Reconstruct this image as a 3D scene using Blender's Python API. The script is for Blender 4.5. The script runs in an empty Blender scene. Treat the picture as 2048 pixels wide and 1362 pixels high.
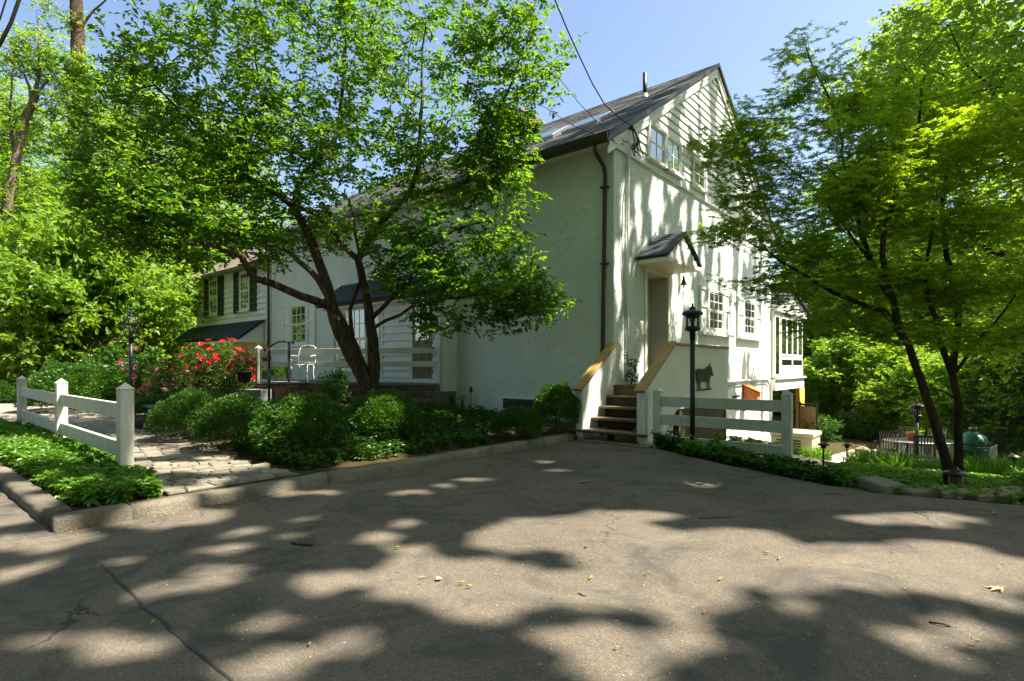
import bpy, bmesh, math, random
import numpy as np
from mathutils import Vector, Matrix

R = math.radians
rng = np.random.default_rng(7)
random.seed(7)
scene = bpy.context.scene
col = scene.collection

# ------------------------------------------------------------------ camera
# World: X runs right along the front wall of the house, Y runs back along its gable end.
FPX, HOR = 1113.0, 733.0
CAM = Vector((0, 0, 1.30)); YAW = R(40.0)
cd = bpy.data.cameras.new('camera'); cam = bpy.data.objects.new('camera', cd); col.objects.link(cam)
cam.location = CAM; cam.rotation_euler = (R(90), 0, YAW)
cd.sensor_width = 36; cd.lens = 36 * FPX / 2048; cd.shift_y = (HOR - 681) / 2048
cd.clip_start = 0.05; cd.clip_end = 2000
scene.camera = cam

# ------------------------------------------------------------------ sky, sun, exposure
SUN_EL, SUN_AZ = R(57), R(28)            # azimuth from +X towards +Y
SDIR = Vector((math.cos(SUN_EL) * math.cos(SUN_AZ), math.cos(SUN_EL) * math.sin(SUN_AZ), math.sin(SUN_EL)))
world = bpy.data.worlds.new('World'); scene.world = world; world.use_nodes = True
wn = world.node_tree.nodes; wl = world.node_tree.links
sky = wn.new('ShaderNodeTexSky'); sky.sky_type = 'NISHITA'; sky.sun_disc = False
sky.sun_elevation = SUN_EL; sky.sun_rotation = math.pi / 2 - SUN_AZ
sky.air_density = 1.0; sky.dust_density = 2.0; sky.ozone_density = 1.0
wl.new(sky.outputs[0], wn['Background'].inputs[0]); wn['Background'].inputs[1].default_value = 0.088
sl = bpy.data.lights.new('sun', 'SUN'); sun = bpy.data.objects.new('sun', sl); col.objects.link(sun)
sl.energy = 5.0; sl.angle = R(0.5); sl.color = (1.0, 0.91, 0.75)
sun.rotation_euler = SDIR.to_track_quat('Z', 'Y').to_euler(); sun.location = (10, 5, 30)
scene.view_settings.view_transform = 'Standard'; scene.view_settings.look = 'None'
scene.view_settings.exposure = 1.7; scene.view_settings.gamma = 1.0
scene.cycles.use_denoising = True
scene.cycles.max_bounces = 6; scene.cycles.diffuse_bounces = 4; scene.cycles.transmission_bounces = 4
scene.cycles.glossy_bounces = 2; scene.cycles.transparent_max_bounces = 6
scene.cycles.sample_clamp_indirect = 6.0

# ------------------------------------------------------------------ survey helper
_f = Vector((-math.sin(YAW), math.cos(YAW), 0)); _r = Vector((math.cos(YAW), math.sin(YAW), 0))
def at(px, py, d):
    """A surveyed bearing (px, py) and distance d turned into a world point."""
    return CAM + _f * d + _r * ((px - 1024) / FPX * d) + Vector((0, 0, (HOR - py) / FPX * d))
def atg(px, d, z):
    p = at(px, HOR, d); p.z = z; return p

# ------------------------------------------------------------------ materials
def nodes(name):
    m = bpy.data.materials.new(name); m.use_nodes = True
    nt = m.node_tree; b = nt.nodes['Principled BSDF']
    return m, nt, nt.nodes, nt.links, b
def coords(n, l, sc=(1, 1, 1)):
    tc = n.new('ShaderNodeTexCoord'); mp = n.new('ShaderNodeMapping'); mp.inputs['Scale'].default_value = sc
    l.new(tc.outputs['Object'], mp.inputs[0]); return mp.outputs[0]
def noise(n, l, co, scale, detail=6, rough=.6, dist=0):
    t = n.new('ShaderNodeTexNoise'); t.inputs['Scale'].default_value = scale
    t.inputs['Detail'].default_value = detail; t.inputs['Roughness'].default_value = rough; t.inputs['Distortion'].default_value = dist
    if co is not None: l.new(co, t.inputs['Vector'])
    return t.outputs[0]
def ramp(n, l, src, stops):
    r = n.new('ShaderNodeValToRGB'); e = r.color_ramp.elements
    while len(e) < len(stops): e.new(.5)
    for i, (p, c) in enumerate(stops):
        e[i].position = p; e[i].color = (c[0], c[1], c[2], 1) if not isinstance(c, (int, float)) else (c, c, c, 1)
    l.new(src, r.inputs[0]); return r.outputs[0]
def mixc(n, l, fac, a, b, mode='MIX'):
    m = n.new('ShaderNodeMix'); m.data_type = 'RGBA'; m.blend_type = mode
    for s, v in ((0, fac), (6, a), (7, b)):
        if isinstance(v, bpy.types.NodeSocket): l.new(v, m.inputs[s])
        elif s == 0: m.inputs[0].default_value = v
        else: m.inputs[s].default_value = (*v, 1)
    return m.outputs[2]
def bump(n, l, b, h, strength, dist=.02, prev=None):
    bp = n.new('ShaderNodeBump'); bp.inputs['Strength'].default_value = strength; bp.inputs['Distance'].default_value = dist
    l.new(h, bp.inputs['Height'])
    if prev: l.new(prev, bp.inputs['Normal'])
    l.new(bp.outputs[0], b.inputs['Normal']); return bp.outputs[0]
def mat(name, c1, c2=None, rough=.7, ns=4, bs=0, bsc=30, rand=0, spec=.4, metal=0, sc=(1, 1, 1), bd=.01, lo=.35, hi=.68):
    m, nt, n, l, b = nodes(name)
    b.inputs['Roughness'].default_value = rough; b.inputs['Metallic'].default_value = metal
    b.inputs['Specular IOR Level'].default_value = spec
    c2 = c2 or tuple(x * .8 for x in c1)
    co = coords(n, l, sc)
    c = ramp(n, l, noise(n, l, co, ns), [(lo, c1), (hi, c2)])
    if rand:
        oi = n.new('ShaderNodeObjectInfo'); hs = n.new('ShaderNodeMapRange')
        hs.inputs['To Min'].default_value = 1 - rand; hs.inputs['To Max'].default_value = 1 + rand
        l.new(oi.outputs['Random'], hs.inputs[0])
        cc = n.new('ShaderNodeCombineColor')
        for i in range(3): l.new(hs.outputs[0], cc.inputs[i])
        c = mixc(n, l, 1.0, c, cc.outputs[0], 'MULTIPLY')
    l.new(c, b.inputs['Base Color'])
    if bs: bump(n, l, b, noise(n, l, co, bsc, 8, .65), bs, bd)
    return m
def leaf_mat(name, c1, c2, t1, t2, tr=.5, rough=.45, spec=.35):
    m, nt, n, l, b = nodes(name)
    g = n.new('ShaderNodeNewGeometry')
    ri = g.outputs['Random Per Island']
    base = ramp(n, l, ri, [(0, c1), (1, c2)])
    tc = ramp(n, l, ri, [(0, t1), (1, t2)])
    big = noise(n, l, coords(n, l), .7, 2)
    base = mixc(n, l, ramp(n, l, big, [(.4, 0.0), (.65, .6)]), base, tuple(.5 * (a + b_) * 1.25 for a, b_ in zip(c1, c2)))
    l.new(base, b.inputs['Base Color']); b.inputs['Roughness'].default_value = rough; b.inputs['Specular IOR Level'].default_value = spec
    t = n.new('ShaderNodeBsdfTranslucent'); l.new(tc, t.inputs[0])
    mx = n.new('ShaderNodeMixShader'); mx.inputs[0].default_value = tr
    l.new(b.outputs[0], mx.inputs[1]); l.new(t.outputs[0], mx.inputs[2])
    l.new(mx.outputs[0], n['Material Output'].inputs[0]); return m

def m_asphalt():
    m, nt, n, l, b = nodes('asphalt')
    co = coords(n, l)
    big = noise(n, l, co, .45, 5, .6, .4); mid = noise(n, l, co, 3.5, 6, .7)
    base = ramp(n, l, big, [(.3, (.104, .087, .069)), (.7, (.168, .140, .108))])
    base = mixc(n, l, ramp(n, l, mid, [(.35, .0), (.75, .45)]), base, (.062, .058, .053))
    v = n.new('ShaderNodeTexVoronoi'); v.inputs['Scale'].default_value = 150; l.new(co, v.inputs['Vector'])
    sepc = n.new('ShaderNodeSeparateColor'); l.new(v.outputs['Color'], sepc.inputs[0])
    base = mixc(n, l, ramp(n, l, sepc.outputs[0], [(.6, 0.0), (.98, .5)]), base, (.26, .235, .20))
    base = mixc(n, l, ramp(n, l, sepc.outputs[1], [(.72, 0.0), (.95, .55)]), base, (.07, .062, .055))
    base = mixc(n, l, ramp(n, l, noise(n, l, co, 1.1, 7, .72, 1.2), [(.48, 0.0), (.62, .75)]), base, (.060, .056, .052))
    base = mixc(n, l, ramp(n, l, noise(n, l, coords(n, l, (1, .35, 1)), 2.4, 6, .7), [(.56, 0.0), (.72, .5)]), base, (.20, .175, .14))
    # fine cracks
    cw = n.new('ShaderNodeVectorMath'); cw.operation = 'ADD'
    nz = n.new('ShaderNodeTexNoise'); nz.inputs['Scale'].default_value = 2.2; nz.inputs['Detail'].default_value = 6; l.new(co, nz.inputs['Vector'])
    l.new(nz.outputs['Color'], cw.inputs[0]); l.new(co, cw.inputs[1])
    vc = n.new('ShaderNodeTexVoronoi'); vc.feature = 'DISTANCE_TO_EDGE'; vc.inputs['Scale'].default_value = .42; l.new(cw.outputs[0], vc.inputs['Vector'])
    cr = ramp(n, l, vc.outputs['Distance'], [(.0012, 1.0), (.006, 0.0)])
    gate = ramp(n, l, noise(n, l, co, .6, 3), [(.5, 0.0), (.58, 1.0)])
    mu = n.new('ShaderNodeMath'); mu.operation = 'MULTIPLY'; l.new(cr, mu.inputs[0]); l.new(gate, mu.inputs[1])
    base = mixc(n, l, mu.outputs[0], base, (.03, .027, .024))
    l.new(base, b.inputs['Base Color']); b.inputs['Roughness'].default_value = .92; b.inputs['Specular IOR Level'].default_value = .25
    h = mixc(n, l, mu.outputs[0], sepc.outputs[0], (0, 0, 0))
    p = bump(n, l, b, h, .65, .006); bump(n, l, b, mid, .35, .03, p)
    return m
def m_stucco(name, c1, c2):
    m, nt, n, l, b = nodes(name)
    co = coords(n, l)
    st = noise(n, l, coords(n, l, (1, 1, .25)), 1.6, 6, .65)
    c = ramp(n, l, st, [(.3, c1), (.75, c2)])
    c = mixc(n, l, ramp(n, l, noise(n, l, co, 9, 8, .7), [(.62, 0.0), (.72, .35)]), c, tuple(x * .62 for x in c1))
    l.new(c, b.inputs['Base Color']); b.inputs['Roughness'].default_value = .85; b.inputs['Specular IOR Level'].default_value = .2
    p = bump(n, l, b, noise(n, l, co, 5.5, 6, .65, .8), 1.0, .06)
    bump(n, l, b, noise(n, l, co, 42, 6, .7), .45, .008, p)
    return m
def m_grime(name, c1, c2, c3, rough, bsc, bs, bd):
    """painted or stone surface with blotches, long streaks and speckles of dirt"""
    m, nt, n, l, b = nodes(name)
    co = coords(n, l); oi = n.new('ShaderNodeObjectInfo')
    ad = n.new('ShaderNodeVectorMath'); ad.operation = 'MULTIPLY_ADD'; l.new(oi.outputs['Random'], ad.inputs[0]); ad.inputs[1].default_value = (37, 19, 23); l.new(co, ad.inputs[2]); co = ad.outputs[0]
    c = ramp(n, l, noise(n, l, co, 2.2, 7, .7, .6), [(.32, c1), (.74, c2)])
    mp = n.new('ShaderNodeMapping'); mp.inputs['Scale'].default_value = (9, 9, .7); l.new(co, mp.inputs[0])
    c = mixc(n, l, ramp(n, l, noise(n, l, mp.outputs[0], 1.6, 6, .7), [(.55, 0.0), (.78, .55)]), c, c3)
    c = mixc(n, l, ramp(n, l, noise(n, l, co, 38, 4, .7), [(.62, 0.0), (.70, .5)]), c, c3)
    l.new(c, b.inputs['Base Color']); b.inputs['Roughness'].default_value = rough; b.inputs['Specular IOR Level'].default_value = .3
    bump(n, l, b, noise(n, l, co, bsc, 8, .75), bs, bd); return m
def m_shingle(name, c1, c2, c3, sx, sy):
    m, nt, n, l, b = nodes(name)
    co = coords(n, l)
    g_ = n.new('ShaderNodeNewGeometry'); isl = ramp(n, l, g_.outputs['Random Per Island'], [(0, tuple(x * .45 for x in c2)), (.5, c2), (1, tuple(x * 1.6 for x in c1))])
    br = n.new('ShaderNodeTexBrick'); l.new(co, br.inputs['Vector'])
    br.inputs['Scale'].default_value = 1; br.inputs['Brick Width'].default_value = sx; br.inputs['Row Height'].default_value = sy
    br.inputs['Mortar Size'].default_value = .012; br.inputs['Bias'].default_value = 0
    br.inputs['Color1'].default_value = (*c1, 1); br.inputs['Color2'].default_value = (*c2, 1); br.inputs['Mortar'].default_value = (*[x * .35 for x in c1], 1)
    c = mixc(n, l, ramp(n, l, noise(n, l, co, 1.3, 5), [(.4, 0.0), (.7, .35)]), isl, c3)
    l.new(c, b.inputs['Base Color']); b.inputs['Roughness'].default_value = .9; b.inputs['Specular IOR Level'].default_value = .2
    bump(n, l, b, noise(n, l, co, 90, 3), .5, .006); return m
def m_pane(name, tint=(.02, .025, .022), mirror=.55):
    m, nt, n, l, b = nodes(name)
    b.inputs['Base Color'].default_value = (*tint, 1); b.inputs['Roughness'].default_value = .35; b.inputs['Specular IOR Level'].default_value = .5
    g = n.new('ShaderNodeBsdfGlossy'); g.inputs['Roughness'].default_value = .03; g.inputs['Color'].default_value = (.9, .95, .9, 1)
    w = noise(n, l, coords(n, l), 3.0, 2)
    bp = n.new('ShaderNodeBump'); bp.inputs['Strength'].default_value = .08; bp.inputs['Distance'].default_value = .02; l.new(w, bp.inputs['Height']); l.new(bp.outputs[0], g.inputs['Normal'])
    mx = n.new('ShaderNodeMixShader'); fr = n.new('ShaderNodeFresnel'); fr.inputs[0].default_value = 1.5
    mr = n.new('ShaderNodeMapRange'); mr.inputs['To Min'].default_value = mirror * .45; mr.inputs['To Max'].default_value = 1; l.new(fr.outputs[0], mr.inputs[0])
    l.new(mr.outputs[0], mx.inputs[0]); l.new(b.outputs[0], mx.inputs[1]); l.new(g.outputs[0], mx.inputs[2]); l.new(mx.outputs[0], n['Material Output'].inputs[0]); return m
def m_clear(name):
    m, nt, n, l, b = nodes(name)
    t = n.new('ShaderNodeBsdfTransparent'); t.inputs[0].default_value = (.88, .9, .86, 1); g = n.new('ShaderNodeBsdfGlossy'); g.inputs['Roughness'].default_value = .015; g.inputs[0].default_value = (.5, .5, .5, 1)
    fr = n.new('ShaderNodeLayerWeight'); fr.inputs[0].default_value = .25
    hm = n.new('ShaderNodeMath'); hm.operation = 'MULTIPLY'; hm.inputs[1].default_value = .4; l.new(fr.outputs['Facing'], hm.inputs[0])
    mx = n.new('ShaderNodeMixShader'); l.new(hm.outputs[0], mx.inputs[0]); l.new(t.outputs[0], mx.inputs[1]); l.new(g.outputs[0], mx.inputs[2])
    l.new(mx.outputs[0], n['Material Output'].inputs[0]); return m
def m_ground():
    m, nt, n, l, b = nodes('mulch_earth')
    co = coords(n, l)
    c = ramp(n, l, noise(n, l, co, 26, 8, .75), [(.3, (.035, .022, .013)), (.55, (.10, .062, .035)), (.75, (.20, .125, .065))])
    c = mixc(n, l, ramp(n, l, noise(n, l, co, .5, 4), [(.45, 0.0), (.6, .7)]), c, (.045, .06, .018))
    l.new(c, b.inputs['Base Color']); b.inputs['Roughness'].default_value = .95; b.inputs['Specular IOR Level'].default_value = .15
    bump(n, l, b, noise(n, l, co, 30, 8, .8), 1.0, .04); return m
def m_bark(name, c1, c2, sc=14):
    m, nt, n, l, b = nodes(name)
    co = coords(n, l, (1, 1, .28))
    h = noise(n, l, co, sc, 8, .7, .6)
    c = ramp(n, l, h, [(.32, tuple(x * .35 for x in c1)), (.5, c1), (.72, c2)])
    c = mixc(n, l, ramp(n, l, noise(n, l, coords(n, l), 3.2, 4), [(.55, 0.0), (.7, .5)]), c, (.09, .10, .055))
    l.new(c, b.inputs['Base Color']); b.inputs['Roughness'].default_value = .92; b.inputs['Specular IOR Level'].default_value = .15
    bump(n, l, b, h, 1.0, .12); return m

MT = dict(
    asphalt=m_asphalt(), ground=m_ground(),
    tar=mat('tar_seam', (.035, .034, .035), (.06, .058, .056), .8, 6),
    granite=m_grime('granite_kerb', (.33, .30, .24), (.12, .105, .075), (.06, .065, .035), .9, 55, 1.0, .035),
    cobble=mat('cobble_stone', (.26, .235, .195), (.14, .125, .10), .85, 9, .9, 38, .40, bd=.012),
    concrete=mat('pale_concrete', (.50, .44, .34), (.36, .31, .23), .9, 3, .4, 40),
    flag=mat('flagstone', (.22, .20, .14), (.12, .115, .08), .85, 3, .5, 25, .2),
    bluestone=mat('bluestone_slab', (.20, .21, .21), (.13, .14, .14), .8, 2, .3, 30, .15),
    fieldstone=mat('fieldstone', (.20, .14, .085), (.11, .075, .05), .9, 5, .9, 16, .45, bd=.03),
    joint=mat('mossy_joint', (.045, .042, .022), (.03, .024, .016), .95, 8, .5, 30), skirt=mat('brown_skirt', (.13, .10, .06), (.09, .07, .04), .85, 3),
    mortar=mat('mortar', (.24, .22, .18), (.16, .14, .12), .95, 6, .6, 30),
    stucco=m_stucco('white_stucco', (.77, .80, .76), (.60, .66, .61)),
    white=m_grime('white_paint', (.80, .80, .77), (.70, .70, .65), (.50, .50, .42), .6, 45, .25, .006),
    siding=m_grime('white_clapboard', (.80, .80, .77), (.68, .69, .64), (.48, .49, .42), .6, 40, .3, .006),
    fence=m_grime('fence_paint', (.68, .67, .61), (.50, .50, .43), (.25, .27, .17), .6, 35, .4, .008),
    cream=mat('cream_paint', (.78, .62, .30), (.70, .55, .26), .6, 2, .1, 40),
    soffit=mat('cream_soffit', (.78, .74, .58), (.70, .66, .50), .6, 2),
    beige=mat('beige_door', (.52, .49, .41), (.47, .44, .36), .6, 2, .1, 30),
    olive=mat('olive_door', (.20, .17, .06), (.16, .14, .05), .5, 2),
    green=mat('dark_green_shutter', (.018, .045, .035), (.026, .055, .042), .5, 3),
    brown=mat('dark_brown_gutter', (.030, .018, .012), (.045, .028, .018), .4, 2, spec=.5),
    black=mat('black_iron', (.012, .012, .013), (.022, .021, .02), .45, 6, .2, 40, spec=.5),
    wire=mat('black_cable', (.015, .015, .017), None, .6),
    cedar=mat('golden_wood_cap', (.42, .27, .095), (.30, .185, .06), .55, 3, .2, 30, .06, sc=(4, 1, 4)),
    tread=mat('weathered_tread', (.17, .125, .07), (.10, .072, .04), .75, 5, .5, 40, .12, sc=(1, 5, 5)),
    riser=mat('shade_dark_timber', (.035, .024, .014), (.02, .014, .008), .85, 6, .4, 30, .1),  # timber colour darkened to carry the shade of the open risers
    shingle=m_shingle('roof_shingle', (.115, .120, .122), (.072, .076, .080), (.15, .142, .128), .33, .14),
    shingle_b=mat('slate_shingle', (.030, .038, .050), (.018, .024, .032), .85, 12, .5, 50, .35),
    shingle_p=mat('tan_shingle', (.34, .27, .21), (.22, .18, .15), .9, 6, .4, 40, .15),
    brick=mat('chimney_brick', (.27, .19, .135), (.17, .12, .085), .9, 8, .5, 30, .2),
    metal=mat('grey_metal', (.30, .31, .32), (.22, .23, .24), .4, 4, metal=.6),
    glass=m_pane('window_pane'), glass_d=m_pane('dark_pane', (.012, .012, .012), .3), clear=m_clear('lantern_glass'),
    bulb=mat('frosted_bulb', (.12, .115, .09), None, .3),
    curtain=mat('lace_curtain', (.70, .67, .58), (.42, .38, .30), .9, 9, sc=(6, 6, .6)),
    yellow=mat('yellow_curtain', (.72, .52, .08), (.50, .34, .05), .8, 3, sc=(8, 8, .5)),
    orange=mat('orange_wood', (.75, .22, .05), (.55, .14, .03), .6, 6, sc=(3, 3, 1)),
    terra=mat('terracotta', (.55, .17, .07), (.42, .13, .05), .8, 6),
    tan=mat('tan_panel', (.30, .23, .13), (.22, .165, .09), .85, 4, .3, 40),
    gencase=mat('beige_casing', (.50, .45, .33), (.42, .37, .27), .55, 2),
    egg=mat('green_ceramic', (.012, .10, .065), (.02, .14, .09), .28, 14, .15, 60, spec=.6),
    carpaint=mat('silver_paint', (.55, .58, .62), None, .3, metal=.4), red=mat('tail_red', (.45, .01, .01), None, .25),
    tyre=mat('tyre', (.02, .02, .02), None, .9), whitepipe=mat('white_pipe', (.78, .78, .74), None, .4),
    pot=mat('dark_pot', (.02, .018, .018), None, .5),
    bark=m_bark('grey_brown_bark', (.10, .070, .045), (.27, .20, .13), 16),
    bark_m=m_bark('dark_smooth_bark', (.055, .042, .026), (.12, .095, .06), 9),
    bark_p=m_bark('pale_bark', (.22, .17, .12), (.36, .29, .21), 10),
    twig=mat('twig_bark', (.07, .05, .032), None, .9),
    litter=mat('dry_leaf', (.42, .27, .09), (.26, .14, .05), .8, 9), litter_g=mat('catkin_green', (.30, .36, .04), (.20, .26, .03), .8, 20),
    litter_w=mat('cream_leaf', (.72, .58, .30), (.60, .45, .20), .8, 12), pebble=mat('pebble', (.35, .32, .28), (.2, .18, .15), .9, 8, 0, 30, .5),
)
LM = dict(
    cherry=leaf_mat('cherry_leaf', (.020, .072, .009), (.068, .158, .016), (.08, .26, .006), (.34, .58, .018), .5),
    maple=leaf_mat('maple_leaf', (.040, .105, .010), (.115, .215, .018), (.24, .46, .006), (.58, .76, .02), .58),
    wood=leaf_mat('woodland_leaf', (.030, .095, .012), (.095, .200, .020), (.18, .42, .008), (.46, .70, .02), .55),
    bright=leaf_mat('bright_understory_leaf', (.060, .14, .018), (.13, .23, .03), (.26, .48, .015), (.46, .64, .035), .48),
    dark=leaf_mat('evergreen_leaf', (.010, .030, .010), (.024, .055, .014), (.03, .09, .006), (.06, .14, .01), .3),
    box=leaf_mat('boxwood_leaf', (.016, .058, .008), (.052, .138, .014), (.07, .22, .005), (.17, .36, .01), .32, .4, .4),
    pachy=leaf_mat('groundcover_leaf', (.045, .14, .016), (.12, .26, .028), (.14, .36, .008), (.30, .52, .02), .35, .35, .5),
    ivy=leaf_mat('bed_leaf', (.018, .060, .010), (.045, .115, .016), (.06, .2, .006), (.14, .32, .01), .3, .35, .45),
    locust=leaf_mat('locust_leaf', (.050, .12, .018), (.10, .19, .024), (.24, .46, .015), (.42, .62, .03), .55),
    rose=leaf_mat('shrub_leaf', (.030, .070, .014), (.075, .125, .022), (.12, .24, .01), (.26, .38, .02), .38),
    grass=leaf_mat('blade_leaf', (.030, .11, .018), (.07, .18, .03), (.12, .34, .01), (.24, .46, .02), .4),
    fred=leaf_mat('red_petal', (.55, .008, .012), (.75, .03, .03), (.7, .02, .02), (.8, .06, .04), .3),
    fpink=leaf_mat('pink_petal', (.62, .10, .22), (.75, .32, .32), (.7, .15, .2), (.8, .35, .3), .3),
    fmag=leaf_mat('magenta_petal', (.36, .02, .16), (.50, .06, .25), (.4, .02, .15), (.5, .05, .2), .3),
)

# ------------------------------------------------------------------ object helpers
OFF = {}
def off_of(p): return OFF.get(p.name, Vector((0, 0, 0))) if p else Vector((0, 0, 0))
def thing(name, label, cat, loc, group=None, rz=0, local=False):
    o = bpy.data.objects.new(name, None); col.objects.link(o); o.empty_display_size = .2
    o.location = loc; o.rotation_euler = (0, 0, rz); o['label'] = label; o['category'] = cat
    if group: o['group'] = group
    OFF[o.name] = Vector((0, 0, 0)) if local else Vector(loc)
    return o
def tag(o, label=None, cat=None, group=None, kind=None):
    for k, v in (('label', label), ('category', cat), ('group', group), ('kind', kind)):
        if v: o[k] = v
    return o
def link(name, me, m, parent=None, loc=None):
    o = bpy.data.objects.new(name, me); col.objects.link(o)
    if m and not me.materials: me.materials.append(m)
    if loc is not None: o.location = loc
    if parent: o.parent = parent; OFF[o.name] = off_of(parent)
    else: OFF[o.name] = Vector(loc) if loc is not None else Vector((0, 0, 0))
    return o
def copy_thing(root, loc, rz=0, label=None, group=None, scale=None):
    r = root.copy(); col.objects.link(r); r.location = loc; r.rotation_euler = (0, 0, rz)
    if scale: r.scale = scale
    if label: r['label'] = label
    if group: r['group'] = group
    for ch in list(root.children):
        c = ch.copy(); col.objects.link(c); c.parent = r
        for g in list(ch.children):
            d = g.copy(); col.objects.link(d); d.parent = c
    return r
class MB:
    def __init__(s): s.v = []; s.f = []; s.sm = []
    def add(s, vs, fs, smooth=False):
        b = len(s.v); s.v += [tuple(x) for x in vs]; s.f += [tuple(i + b for i in f) for f in fs]; s.sm += [smooth] * len(fs); return s
    def box(s, x0, x1, y0, y1, z0, z1):
        return s.add([(x, y, z) for z in (z0, z1) for y in (y0, y1) for x in (x0, x1)],
                     [(0, 2, 3, 1), (4, 5, 7, 6), (0, 1, 5, 4), (1, 3, 7, 5), (3, 2, 6, 7), (2, 0, 4, 6)])
    def bar(s, p, q, w, h, up=(0, 0, 1)):
        p, q = Vector(p), Vector(q); d = (q - p).normalized(); u = Vector(up)
        sd = d.cross(u)
        if sd.length < 1e-4: sd = d.cross(Vector((1, 0, 0)))
        sd.normalize(); u = sd.cross(d)
        vs = [c + sd * a * w / 2 + u * b * h / 2 for c in (p, q) for b in (-1, 1) for a in (-1, 1)]
        return s.add(vs, [(0, 2, 3, 1), (4, 5, 7, 6), (0, 1, 5, 4), (1, 3, 7, 5), (3, 2, 6, 7), (2, 0, 4, 6)])
    def prism(s, pts, d):
        """closed polygon pts (3D) extruded by vector d"""
        n = len(pts); d = Vector(d); a = [Vector(p) for p in pts]
        return s.add(a + [p + d for p in a], [tuple(range(n))[::-1], tuple(range(n, 2 * n))] + [(i, (i + 1) % n, n + (i + 1) % n, n + i) for i in range(n)])
    def tube(s, pts, r, n=8, cap=True):
        pts = [Vector(p) for p in pts]; rs = r if isinstance(r, (list, tuple)) else [r] * len(pts)
        b = len(s.v); prev = None
        for i, p in enumerate(pts):
            d = (pts[min(i + 1, len(pts) - 1)] - pts[max(i - 1, 0)]).normalized()
            if prev is None: sd = d.cross(Vector((0, 0, 1))) if abs(d.z) < .95 else d.cross(Vector((1, 0, 0)))
            else: sd = prev - d * prev.dot(d)
            sd.normalize(); prev = sd; u = sd.cross(d)
            for k in range(n):
                t = 2 * math.pi * k / n; s.v.append(tuple(p + (sd * math.cos(t) + u * math.sin(t)) * rs[i]))
        for i in range(len(pts) - 1):
            for k in range(n):
                s.f.append((b + i * n + k, b + i * n + (k + 1) % n, b + (i + 1) * n + (k + 1) % n, b + (i + 1) * n + k)); s.sm.append(True)
        if cap:
            s.f.append(tuple(b + k for k in range(n))[::-1]); s.f.append(tuple(b + (len(pts) - 1) * n + k for k in range(n))); s.sm += [False, False]
        return s
    def lathe(s, c, prof, n=16, smooth=True):
        b = len(s.v); c = Vector(c)
        for r, z in prof:
            for k in range(n):
                t = 2 * math.pi * (k + .5) / n; s.v.append((c.x + r * math.cos(t), c.y + r * math.sin(t), c.z + z))
        for i in range(len(prof) - 1):
            for k in range(n):
                s.f.append((b + i * n + k, b + i * n + (k + 1) % n, b + (i + 1) * n + (k + 1) % n, b + (i + 1) * n + k)); s.sm.append(smooth)
        s.f.append(tuple(b + k for k in range(n))[::-1]); s.f.append(tuple(b + (len(prof) - 1) * n + k for k in range(n))); s.sm += [False, False]
        return s
    def mesh(s, name, off=Vector((0, 0, 0)), bev=0, seg=1):
        me = bpy.data.meshes.new(name)
        me.from_pydata([(v[0] - off.x, v[1] - off.y, v[2] - off.z) for v in s.v], [], s.f)
        me.polygons.foreach_set('use_smooth', s.sm)
        bm = bmesh.new(); bm.from_mesh(me)
        bmesh.ops.recalc_face_normals(bm, faces=bm.faces)
        if bev:
            es = [e for e in bm.edges if len(e.link_faces) == 2 and e.calc_face_angle(0) > .6]
            bmesh.ops.bevel(bm, geom=es, offset=bev, segments=seg, affect='EDGES', profile=.6, clamp_overlap=True)
        bm.to_mesh(me); bm.free(); return me
    def build(s, name, m, parent=None, loc=None, bev=0, seg=1):
        o_ = off_of(parent) if parent else (Vector(loc) if loc is not None else Vector((0, 0, 0)))
        return link(name, s.mesh(name, o_, bev, seg), m, parent, loc if not parent else None)

def fast_mesh(name, V, F, smooth=False):
    V = np.asarray(V, np.float32); F = np.asarray(F, np.int32)
    me = bpy.data.meshes.new(name); nf, k = F.shape
    me.vertices.add(len(V)); me.vertices.foreach_set('co', V.ravel())
    me.loops.add(nf * k); me.loops.foreach_set('vertex_index', F.ravel())
    me.polygons.add(nf); me.polygons.foreach_set('loop_start', np.arange(nf, dtype=np.int32) * k)
    try: me.polygons.foreach_set('loop_total', np.full(nf, k, np.int32))
    except Exception: pass
    me.polygons.foreach_set('use_smooth', np.full(nf, smooth)); me.update(calc_edges=True); return me

# ------------------------------------------------------------------ leaves
T_OVAL = (np.array([(0, 0, 0), (.32, .46, .12), (.72, .34, .10), (1, 0, -.08), (.72, -.34, .10), (.32, -.46, .12)]), np.array([(0, 1, 2, 3), (0, 3, 4, 5)]))
T_DIA = (np.array([(0, 0, 0), (.45, .5, .12), (1, 0, -.05), (.45, -.5, .12)]), np.array([(0, 1, 2), (0, 2, 3)]))
T_BLADE = (np.array([(0, .5, 0), (0, -.5, 0), (.5, .42, .25), (.5, -.42, .25), (.85, .2, .22), (.85, -.2, .22), (1, 0, .12), (1, .001, .12)]), np.array([(0, 1, 3, 2), (2, 3, 5, 4), (4, 5, 6, 7)]))
def _maple():
    v = []; f = []
    for a, L in ((0, 1), (48, .85), (-48, .85), (98, .55), (-98, .55)):
        c, s = math.cos(R(a)), math.sin(R(a)); b = len(v)
        for t, w, z in ((0, 0, 0), (.5, .17, .04), (1, 0, -.10), (.5, -.17, .04)):
            t, w = t * L, w * L; v.append((t * c - w * s, t * s + w * c, z))
        f += [(b, b + 1, b + 2), (b, b + 2, b + 3)]
    return np.array(v), np.array(f)
T_MAPLE = _maple()
def unit(a): return a / np.maximum(np.linalg.norm(a, axis=1, keepdims=True), 1e-6)
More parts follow.
